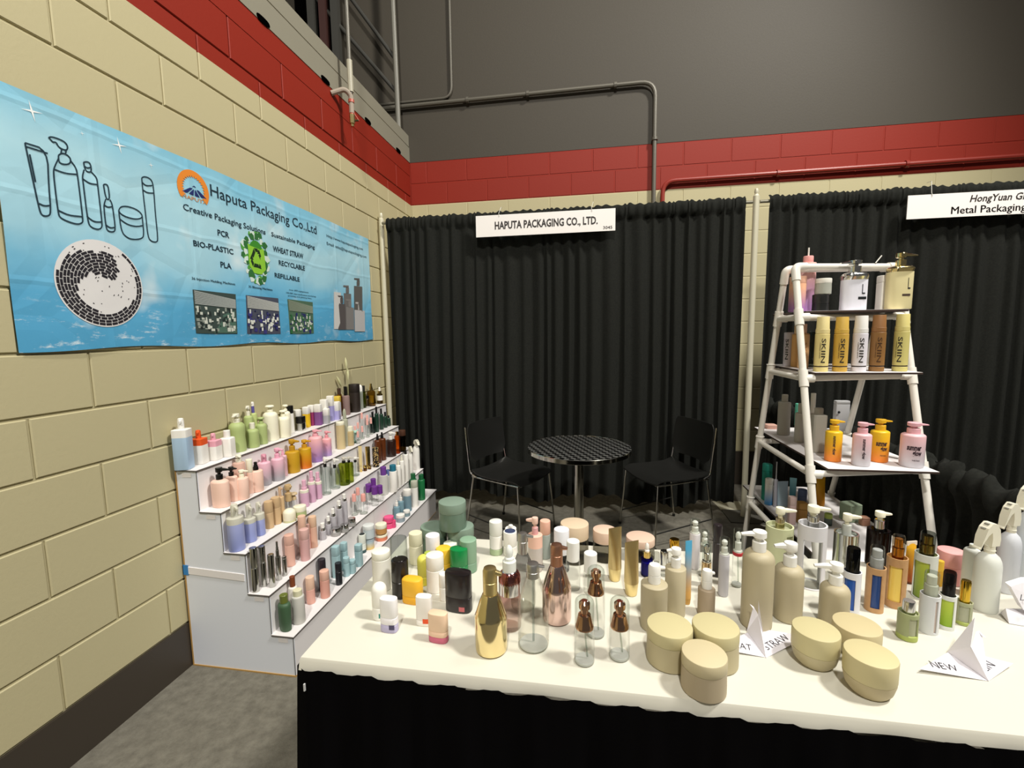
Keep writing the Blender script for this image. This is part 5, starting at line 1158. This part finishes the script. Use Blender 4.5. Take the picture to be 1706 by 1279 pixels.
domed(1503, 907, 106, 540, 312, CL, WH, 'clear slim airless bottle with a red ring', dome=.15, bn=('p:B0242E', .90, 1.0))
# ---- beige wheat-straw coloured bottles and jars
BE, WP = 's:B5AA8C', 's:E9E8E2'
GRP = 'beige pump bottles on the table'
pump(875, 1230, 212, 692, 505, BE, WP, 'taller square-shouldered beige pump bottle with white pump pointing left', nd=PI, rn=.06, neck=.48, nl=.9, cf=.5)
pump(1192, 1215, 178, 905, 720, 's:A3927A', WP, 'smallest square-shouldered beige-brown pump bottle with white stub pump', nd=.2, rn=.06, neck=.6, style='stub', nl=.9, cf=.45)
pump(660, 1375, 272, 850, 665, BE, WP, 'square-shouldered beige pump bottle behind the left beige jars', nd=.2, rn=.06, neck=.46, style='stub', nl=.8, cf=.45)
ZM = (1220, 820, .18759)
rnd_sh = lambda nk: (lambda R, h: shoulder(R, h, 1, 2, .30, nk, 7))
pump(483, 1167, 268, 645, 445, BE, WP, 'shorter round-shouldered beige pump bottle beside the tallest one', nd=PI, shape=rnd_sh(.46), neck=.46, nl=1.15, cf=.45)
pump(205, 1237, 285, 515, 343, BE, WP, 'tallest round-shouldered beige pump bottle behind the paper crane', nd=PI, shape=rnd_sh(.45), neck=.44, nl=1.2, cf=.5)
pump(890, 1215, 280, 810, 630, BE, WP, 'round-shouldered beige pump bottle with broad white blade pump', nd=PI - .1, shape=rnd_sh(.46), neck=.46, nl=1.5, cf=.45)
# ---- sleeved pump bottles at the right
GRP = 'refill bottles in sleeves on the right of the table'
sleeve(400, 740, 250, 285, 135, 's:C4C8A0', 'f:CDD0AC', CR, 'pale green sleeved pump bottle at the table back', wa=.9, ww=.7, pm='m:C9BE9C', style='pump', nd=.15, capw=.34)
sleeve(985, 800, 225, 350, 190, 'm:C9CBC4', 'f:C8CCC6', CR, 'silver sleeved pump bottle with cream pump at the table back', wa=1.2, ww=.5, pm='s:BFC2BA', style='pump', nd=.1, capw=.38)
sleeve(682, 868, 262, 270, 118, 's:DAD9DC', CL, CR, 'white sleeved pump bottle with tall cut-out window showing a clear inner bottle', wa=.12, ww=1.5, z0=.02, z1=.78, pm=CHM, style='pump', nd=.1, capw=.42, back=True)
sleeve(1040, 1092, 172, 690, 490, 's:DEDDE0', 'p:1450A8', 'g:3A3E42', 'white sleeved bottle with cobalt blue inner and dark clear cap', wa=-.25, ww=1.4, pm='p:2B2D30', liquid=None, capw=.72)
ZM = (1440, 800, .2032)
pump(98, 720, 205, 400, 255, 'g:4A3A32', CR, 'dark brown glass bottle with chrome collar and cream pump', nd=.15, col=CHM, rn=.03, neck=.44, nl=1.1, cf=.55)
tube(362, 850, 112, 500, 'v:B5561A-E8AE1E', 's:7A3A12', .06, 'orange-to-yellow tube with pale crimp behind the bamboo amber bottle', fa=.3, flare=1.05, crimp='s:E3D6C4', capw=.9)
BAM = mottled('bamboo', 'B58A5C', 'C79C6C', 30, .5, .1)
sleeve(72, 1087, 165, 700, 540, BAM, 'p:173C7A', 'g:DDE0DE', 'bamboo sleeved bottle with royal blue inner bottle', wa=.15, ww=1.15, pm='s:DAD8D8', capw=.74, z0=.1, z1=.86)
sleeve(240, 1052, 180, 620, 450, BAM, 'p:F2D468', 'g:E4DCCC', 'bamboo sleeved bottle with amber yellow inner bottle', wa=-.1, ww=1.3, pm='m:D08A28', capw=.6, z0=.14, z1=.84)
jar(605, 870, 70, 650, 's:C99A2A', 's:D8AE34', .4, 'small mustard yellow jar behind the green white-sleeved bottle')
GRP = None
jar(690, 860, 245, 545, 's:DF9C98', 's:E8A7A4', .45, 'wide pink jar with pink lid at the table back right'); GRP = 'refill bottles in sleeves on the right of the table'
sleeve(478, 985, 200, 590, 425, 's:CFD2CA', 'v:7E962E-A9B83E', 'g:B9BDBA', 'tall white sleeved bottle with green inner and black and gold pump', wa=-.5, ww=1.7, pm='m:B8963E', capw=.66, z0=.02, z1=.84)
sleeve(342, 1320, 182, 1068, 985, 'f:B9C090', 'f:C8CAA8', CHM, 'short frosted green sleeved bottle with chrome cap, frontmost of the sleeved ones', wa=.7, ww=.9, pm=CHM, capw=.62, foot=('s:A3B05A', .2))
sleeve(515, 1262, 178, 925, 750, 's:D3D5D6', 's:C4B4A8', 'g:E2E6E2', 'light grey sleeved bottle with narrow side window and clear cap', wa=.75, ww=.5, pm='s:E4E2D4', capw=.72, z0=.06, z1=.9)
sleeve(662, 1227, 150, 930, 745, 's:D9DBD6', 'v:86A81E-B4C840', 'g:8A8688', 'white sleeved bottle with lime green inner and black dome cap', wa=.0, ww=1.9, pm='p:2A2628', capw=.74, z0=.1, z1=.88)
sleeve(802, 1192, 148, 985, 820, 'f:C2C6A4', 'f:CDCFB4', 'm:C9A63A', 'small frosted green bottle with gold collar and white top', wa=.1, ww=1.3, pm='m:D9B53A', capw=.62, foot=('s:A3B05A', .16))
# ---- spray bottles
GRP = 'white trigger spray bottles at the right end of the table'
WG = 's:D9DCD4'
capped(850, 950, 150, 555, 520, WG, WG, 'white round bottle tucked behind the front spray bottle', cw=.4, rn=.3)
trigger(1290, 905, 240, 262, 40, 's:CFD3D6', IV, 'white trigger spray bottle cut by the right frame edge, rear of three', nd=PI + .35)
trigger(1150, 930, 205, 425, 183, 's:D2D5DA', IV, 'white trigger spray bottle in the middle of three at the right end', nd=PI + .3)
trigger(975, 1088, 240, 590, 343, WG, IV, 'white trigger spray bottle with curved head, frontmost of three', nd=PI + .3)
# ---- beige jars
GRP = 'beige round jars on the table'
JC, JL = 's:B6AB88', 's:C5BB8E'
ZM = (1050, 980, .16422)
jar(388, 862, 468, 250, JC, JL, .34, 'beige straight-sided jar, left one of the left trio'); jar(848, 872, 485, 255, JC, JL, .34, 'beige straight-sided jar, right one of the left trio'); jar(735, 1157, 470, 530, 's:B3A488', 's:CABD98', .34, 'beige straight-sided jar, front one of the left trio')
ZM = (1290, 980, .2438)
jar(548, 480, 350, 180, JC, 's:C6B88E', .5, 'beige bowl-shaped jar, rear one of the right trio', taper=.72); jar(268, 558, 340, 208, JC, JL, .55, 'beige bowl-shaped jar, left one of the right trio', taper=.72); jar(636, 757, 388, 368, 's:B8AA86', 's:CCC092', .55, 'beige bowl-shaped jar, front one of the right trio', taper=.72)
# ------------------------------------------------------------------ folded paper cranes with handwriting
ZM, GRP, PL = (0, 0, 1), None, TT
PAPER = plain('white_paper', 'E9E6EC', .6)
def crane(label, tipx, tipy, L, R_, back, folds, words):
    """folded paper: two wings lying on the table, body, neck and tail standing between them"""
    c = on(tipx, tipy, 2, TT); t = start('paper_crane', label, 'paper crane', c); O_ = t.location
    f = lambda q, h=0: Vector(on(q[0], q[1], 2, TT + h)) - O_
    tip = f((tipx, tipy), .001); l = f(L, .010); r = f(R_, .010); b = f(back, .004)
    def leaf(nm, pts, thick=.0007):
        n = (pts[1] - pts[0]).cross(pts[-1] - pts[0]).normalized() * thick; k = len(pts)
        V = list(pts) + [p + n for p in pts]; return mk(nm, V, [tuple(range(k)), tuple(range(k, 2 * k))[::-1]] + [(i, (i + 1) % k, k + (i + 1) % k, k + i) for i in range(k)], PAPER, t, smooth=0)
    leaf('wing', [tip, l, b]); leaf('wing', [tip, b, r])
    for nm, pts in folds: leaf(nm, [f(q[:2], q[2]) for q in pts])
    for w_, side, u0, ln, hh in words:
        a, q = (l, tip) if side < 0 else (tip, r); ex = (q - a); ex_n = ex.normalized(); n = (b - a).cross(ex).normalized()
        if n.z < 0: n = -n
        ey = n.cross(ex_n)
        flat_text(t, w_, a + ex * u0 + ey * .012 + n * .0012, ex_n, ey, ln, hh, plain('pen_ink', '23232A', .6), 'handwriting', .15, -.012)
    return t
crane('paper crane with handwritten words WHEAT STRAW between the beige jars', 1277, 1095, (1190, 1078), (1345, 1060), (1262, 1046),
      [('body_fold', [(1276, 1095, .002), (1244, 1051, .006), (1255, 1010, .070), (1263, 1024, .055)]), ('body_fold', [(1277, 1095, .002), (1263, 1024, .055), (1263.5, 1000, .085), (1272, 1057, .030)]),
       ('head_fold', [(1255, 1010, .070), (1249, 1006, .072), (1256, 1015, .066)])], (('WHEAT', -1, .12, .070, .020), ('STRAW', 1, .16, .075, .020)))
crane('paper crane with handwritten NEW on its left wing at the front right', 1647, 1134, (1532, 1114), (1688, 1105), (1590, 1080),
      [('body_fold', [(1647, 1134, .002), (1578.5, 1085, .006), (1624, 1028, .085), (1617, 1077, .045)]), ('body_fold', [(1648, 1134, .002), (1618, 1078, .045), (1626, 1052, .066), (1631, 1050, .068), (1636, 1056, .062), (1643, 1104, .022)]),
       ('head_fold', [(1630, 1050, .068), (1644, 1063, .058), (1635, 1058, .062)])], (('NEW', -1, .26, .050, .020), ('LIN', 1, .26, .036, .018)))
c = on(1675, 1031, 2, TT); c.x += .004; t = start('paper_crane', 'crumpled paper crane with scribbled words Lupin and grow by the spray bottles', 'paper crane', c)
q0 = Vector(on(1666, 955, 1, c.y)) - Vector((c.x, c.y, TT)); q1 = Vector(on(1760, 950, 1, c.y + .03)) - Vector((c.x, c.y, TT))
A = [(-.004, -.004, .085), (.03, .0, .098), (.13, .03, .09), (.13, -.015, .012), (.065, -.03, .004), (.018, -.015, .035)]
A = [Vector(a) for a in A]; cen_ = Vector((.06, -.012, .055))
V = A + [cen_] + [a + Vector((.004, .02, 0)) for a in A]
mk('folded_sheet', V, [(i, (i + 1) % 6, 6) for i in range(6)] + [(7 + (i + 1) % 6, 7 + i, 7) for i in range(1, 5)] + [(i, 7 + i, 7 + (i + 1) % 6, (i + 1) % 6) for i in range(6)], PAPER, t, smooth=0)
mk('under_fold', *cat_(([(-.012, -.02, .001), (.09, -.045, .001), (.10, .05, .002), (.0, .02, .004), (-.01, -.005, .030)], [(0, 1, 2, 3), (0, 3, 4), (3, 2, 4), (2, 1, 4), (1, 0, 4)])), PAPER, t, smooth=0)
nrm = (A[2] - cen_).cross(A[0] - cen_).normalized(); nrm = -nrm if nrm.y > 0 else nrm
for w_, o_, ln, hh in (('Lupin a', (.002, .062), .068, .014), ('grow a', (.016, .040), .055, .014)):
    flat_text(t, w_, Vector((o_[0], -.0235, o_[1])), (1, .0, .1), (0, .2, 1), ln, hh, plain('pen_ink', '23232A', .6), 'handwriting', .2, -.012)
# ------------------------------------------------------------------ pipe rack shelves
A1, A2 = (1230, 400, .20516), (1220, 620, .22274)
SX = lambda zx: zx
ZM, PL, GRP = A1, 1.535, 'samples on the top shelf of the pipe rack'
PY = 2.175
stick(525, 0, 138, 135, 'v:B98AC8-F0BCB2', 's:EDA8A4', .88, 'tall pink-to-purple tumbler with pink lid and white straw behind the pipe', kind='tumbler', cw=.62)
tt = COL.objects[-1].parent; mk('straw', *bar((0, 0, hz(tt.location, 150)), (0, 0, hz(tt.location, 62)), .0032, 8), WH, tt)
PY = 2.068
stick(452, 0, 140, 300, 'v:9A6AA8-F0B894', 's:EFB99C', .8, 'shorter peach-to-purple bottle behind the front left leg of the rack', kind='bottle')
PY = 2.06
jar(640, 0, 140, 445, 'p:1A1B1A', 'p:202120', .5, 'glossy black jar carrying a white jar on the top shelf'); JB = COL.objects[-1].parent
PL = 1.535 + hz(JB.location, 445, .02) + .0006; jar(655, 0, 140, 318, 'f:C9CCC0', 's:E4E2D8', .3, 'white jar stacked on the black jar, top shelf'); PL = 1.535
PY = 2.04
tt, c, R, hb = pump(900, 0, 222, 262, 165, 's:E4E4EE', CHM, 'white pump bottle with silver shoulder and letter L on the top shelf', nd=PI, rn=.2, neck=.5, band=(CHM, .80), style='T', nl=1.2, n=3.5, ay=.6, cf=.5)
FA = face(c)
flat_text(tt, 'L', (R * .38, -R * .606, hb * .42), (1, 0, 0), (0, 0, 1), R * .26, hb * .26); mk('label_bar', *box(R * .1, R * .75, -R * .612, -R * .604, hb * .28, hb * .35), INK, tt, smooth=0)
PY = 2.08
stick(1145, 0, 110, 290, WH, WH, .8, 'white leaning carton edge behind the cream pump bottle', kind='carton', n=8)
PY = 2.03
tt, c, R, hb = pump(1262, 0, 225, 210, 105, 's:E3D7A4', 'm:D2C08A', 'cream pump bottle with pale gold shoulder and letter L on the top shelf', nd=0, rn=.14, neck=.42, band=('m:D2C08A', .86), nl=1.3, n=3.5, ay=.6, cf=.45)
flat_text(tt, 'L', (R * .36, -R * .606, hb * .46), (1, 0, 0), (0, 0, 1), R * .22, hb * .26); mk('label_print', *box(-R * .05, R * .6, -R * .612, -R * .604, hb * .30, hb * .35), 's:4A3A30', tt, smooth=0)
# second shelf
PL, GRP = 1.302, 'bottles on the second shelf of the pipe rack'
def skin(zx, y, w, body, cap, yt, ys, label, ink='2E2A22', side=.25):
    global PY
    PY = y; c, R = spot(zx, 0, w); t = start('airless_bottle', label, 'bottle', c); H = hz(c, yt); h = hz(c, ys); 
    mk('foot', *cyl(R, 0, H * .085), body, t); mk('groove', *cyl(R * .975, H * .085, H * .105), plain('groove_dark', '2A1C14', .6), t)
    mk('body', *cyl(R, H * .105, h), body, t); mk('ring', *cyl(R * .96, h + .0003, h + H * .085), cap, t)
    mk('cap', *loft([(R * .93, R * .93, h + H * .086, 2), (R * .9, R * .9, h + H * .1, 2), (R * .84, R * .84, H - .002, 2), (R * .8, R * .8, H, 2)], 28), cap, t)
    a = face(c) + side; ik = plain('ink_' + ink, ink, .5)
    wrap(t, 'SKIIN', R, H * .385, R * .55, a, ik, H * .44, True); wrap(t, 'refillable airless', R, H * .385, R * .13, a - .45, ik, H * .28, True, name='small_print')
stick(400, 0, 76, 750, 's:CFCBD6', 's:D2CEDA', .8, 'lilac grey bottle with vertical letters behind the left legs, second shelf', kind='bottle', n=4) if False else None
PY = 2.22
tt, c, R, H = stick(402, 0, 80, 748, 's:CFCBD6', 's:D2CEDA', .8, 'lilac grey bottle with vertical letters between the left legs, second shelf', kind='bottle')
wrap(tt, 'SKIIN', R, H * .5, R * .6, face(c) - .3, INK, H * .6, True)
PY = 2.18
capped(466, 0, 80, 760, 690, 's:D9A868', 's:E3C29A', 'tan bottle hidden behind the front left leg on the second shelf', cw=.6)
PY = 2.10
tt, c, R, H = capped(525, 0, 92, 755, 680, 's:E5B47E', 's:E9BCA4', 'apricot bottle with pink cap right of the front left leg, second shelf', cw=.45)
wrap(tt, 'SKIIN', R, H * .36, R * .5, face(c) + .3, plain('ink_tan', 'B07A48', .5), H * .45, True)
PY = 2.14; capped(600, 0, 70, 745, 738, 'g:B9C2B4', CL, 'clear grey-green bottle behind the cream bottle on the second shelf', cw=.9)
skin(672, 1.93, 122, 's:DCCB86', 's:E0D092', 622, 760, 'cream yellow refill bottle with vertical lettering, first of five on the second shelf')
skin(826, 1.93, 125, 's:C7A044', 's:CBA648', 624, 760, 'mustard gold refill bottle with vertical lettering, second of five')
skin(980, 1.93, 128, 's:E0DCE2', 's:E4E2DC', 614, 757, 'white refill bottle with vertical lettering, third of five')
skin(1124, 1.94, 130, 's:8A6232', 's:8E6236', 608, 747, 'brown refill bottle with vertical lettering, fourth of five', '4A2E14')
skin(1314, 1.94, 132, 's:CFC478', 's:D9CC80', 600, 740, 'pale lime refill bottle with vertical lettering, last of five', side=-.15)
# third shelf
PY = None; ZM, PL, GRP = A2, .957, 'bottles on the third shelf of the pipe rack'
GT = 's:A9A59A'
stick(480, 400, 36, 232, 's:5FC0A4', 's:66C8AC', .7, 'mint green slim bottle behind the pipe leg on the third shelf', kind='bottle')
capped(380, 474, 98, 222, 165, GT, GT, 'warm grey bottle with narrow cap at the far left of the third shelf', cw=.5, rn=.04)
stick(285, 425, 90, 385, 's:D9A99A', 's:DDB0A0', .5, 'flat salmon pink box lying at the back corner of the third shelf', kind='carton', n=6)
capped(588, 520, 42, 300, 155, 's:CDCBC0', 's:D8D6CC', 'thin white bottle with tall white cap behind the pipe leg, third shelf', cw=.95)
capped(498, 530, 80, 300, 232, GT, GT, 'warm grey bottle hidden by the front left leg on the third shelf', cw=.5)
capped(630, 602, 112, 315, 265, GT, GT, 'warm grey square bottle with wide cap beside the small orange pump', cw=.62, n=5, rn=.04)
PY = 2.476; stick(840, 440, 120, 210, 's:C2C2C4', 's:C8C8CA', .9, 'grey upright carton with a hole at the back of the third shelf', kind='carton', n=8, ay=.5)
tt = COL.objects[-1].parent; mk('hang_hole', *xf(cyl(.006, 0, .001), Matrix.Translation((-.02, -.0190, .10)) @ Matrix.Rotation(PI / 2, 4, 'X')), INK, tt)
PY = None
OY, PKG = 'v:E8821E-E9BC22', 'v:C9C6CC-E9BCC0'
def glow(px, py, w, ysh, yt, b, h, l, side, vert):
    tt, c, R, hb = pump(px, py, w, ysh, yt, b, h, l, nd=.05, rn=.13, neck=.55, nl=1.25, cf=.48)
    ik = plain('ink_plum', '33202A', .5); a = face(c) + side
    if vert: wrap(tt, 'summer glow', R, hb * .55, R * .36, a, ik, hb * .62, True, .03)
    else: wrap(tt, 'summer', R, hb * .62, hb * .16, a, ik, R * 1.15, False, .04, .1); wrap(tt, 'glow', R, hb * .46, hb * .15, a + .25, ik, R * .75, False, .04, .1); wrap(tt, 'body lotion', R, hb * .24, hb * .045, a + .2, ik, R * .6)
glow(748, 672, 132, 435, 355, OY, 's:E6B21E', 'small yellow-to-orange pump bottle with upright lettering on the third shelf', .15, True)
glow(1090, 676, 150, 432, 350, OY, 's:E6B21E', 'larger yellow-to-orange pump bottle with black summer glow lettering', .25, False)
glow(957, 706, 148, 455, 375, PKG, 's:E7B0B8', 'small pink-to-grey pump bottle with upright lettering on the third shelf', .3, True)
glow(1335, 716, 195, 455, 375, PKG, 's:E7B0B8', 'large pink-to-grey pump bottle with black summer glow lettering', .15, False)
# fourth shelf
PL, GRP = .622, 'tubes and bottles on the lowest shelf of the pipe rack'
stick(252, 960, 68, 680, 's:1F8F7E', 's:259A88', .8, 'teal green tall bottle at the left of the lowest rack shelf', kind='bottle', n=4)
stick(270, 995, 64, 790, 'v:3F86C0-CFCFC8', 's:D5D3CA', .8, 'cylinder bottle fading from white to blue on the lowest rack shelf', kind='bottle')
capped(318, 1010, 30, 800, 670, 's:9A9AA4', 's:A9AAAF', 'slim grey bottle with needle top on the lowest rack shelf', cw=.3)
tube(370, 1020, 80, 815, 's:A9C2D6', 's:B9CAD6', .1, 'pale blue tube on the lowest rack shelf', fa=.2)
tube(447, 985, 46, 790, 'v:2F8FA4-8FC8D8', 's:2F8FA4', .12, 'small turquoise tube on the lowest rack shelf', fa=-.3)
stick(520, 1000, 70, 870, 's:4A5878', 's:54648A', .6, 'dark blue small bottle behind the front leg on the lowest rack shelf', kind='bottle')
tube(650, 1015, 80, 785, 'v:D08A1A-D9A41E', 's:C98A16', .08, 'amber yellow tube right of the front leg on the lowest rack shelf', fa=.3)
stick(440, 1140, 56, 925, 's:B39A96', 's:B9A29C', .7, 'mauve grey carton at the front of the lowest rack shelf', kind='carton', n=6)
stick(512, 1130, 78, 965, 's:A87A2A', 's:B08434', .7, 'ochre brown carton beside the mauve one on the lowest rack shelf', kind='carton', n=6)
stick(715, 1150, 62, 1050, 'g:B9C6C6', 's:9FB254', .6, 'clear small bottle with green band on the lowest rack shelf', kind='bottle')
stick(880, 1120, 130, 968, 's:8FA088', 's:9AAA92', .9, 'pale green translucent carton on the lowest rack shelf', kind='carton', n=8, rz=.3)
stick(985, 1150, 70, 1075, 's:A97A62', 's:B0826A', .8, 'brown small carton right of the pale green one', kind='carton', n=8)
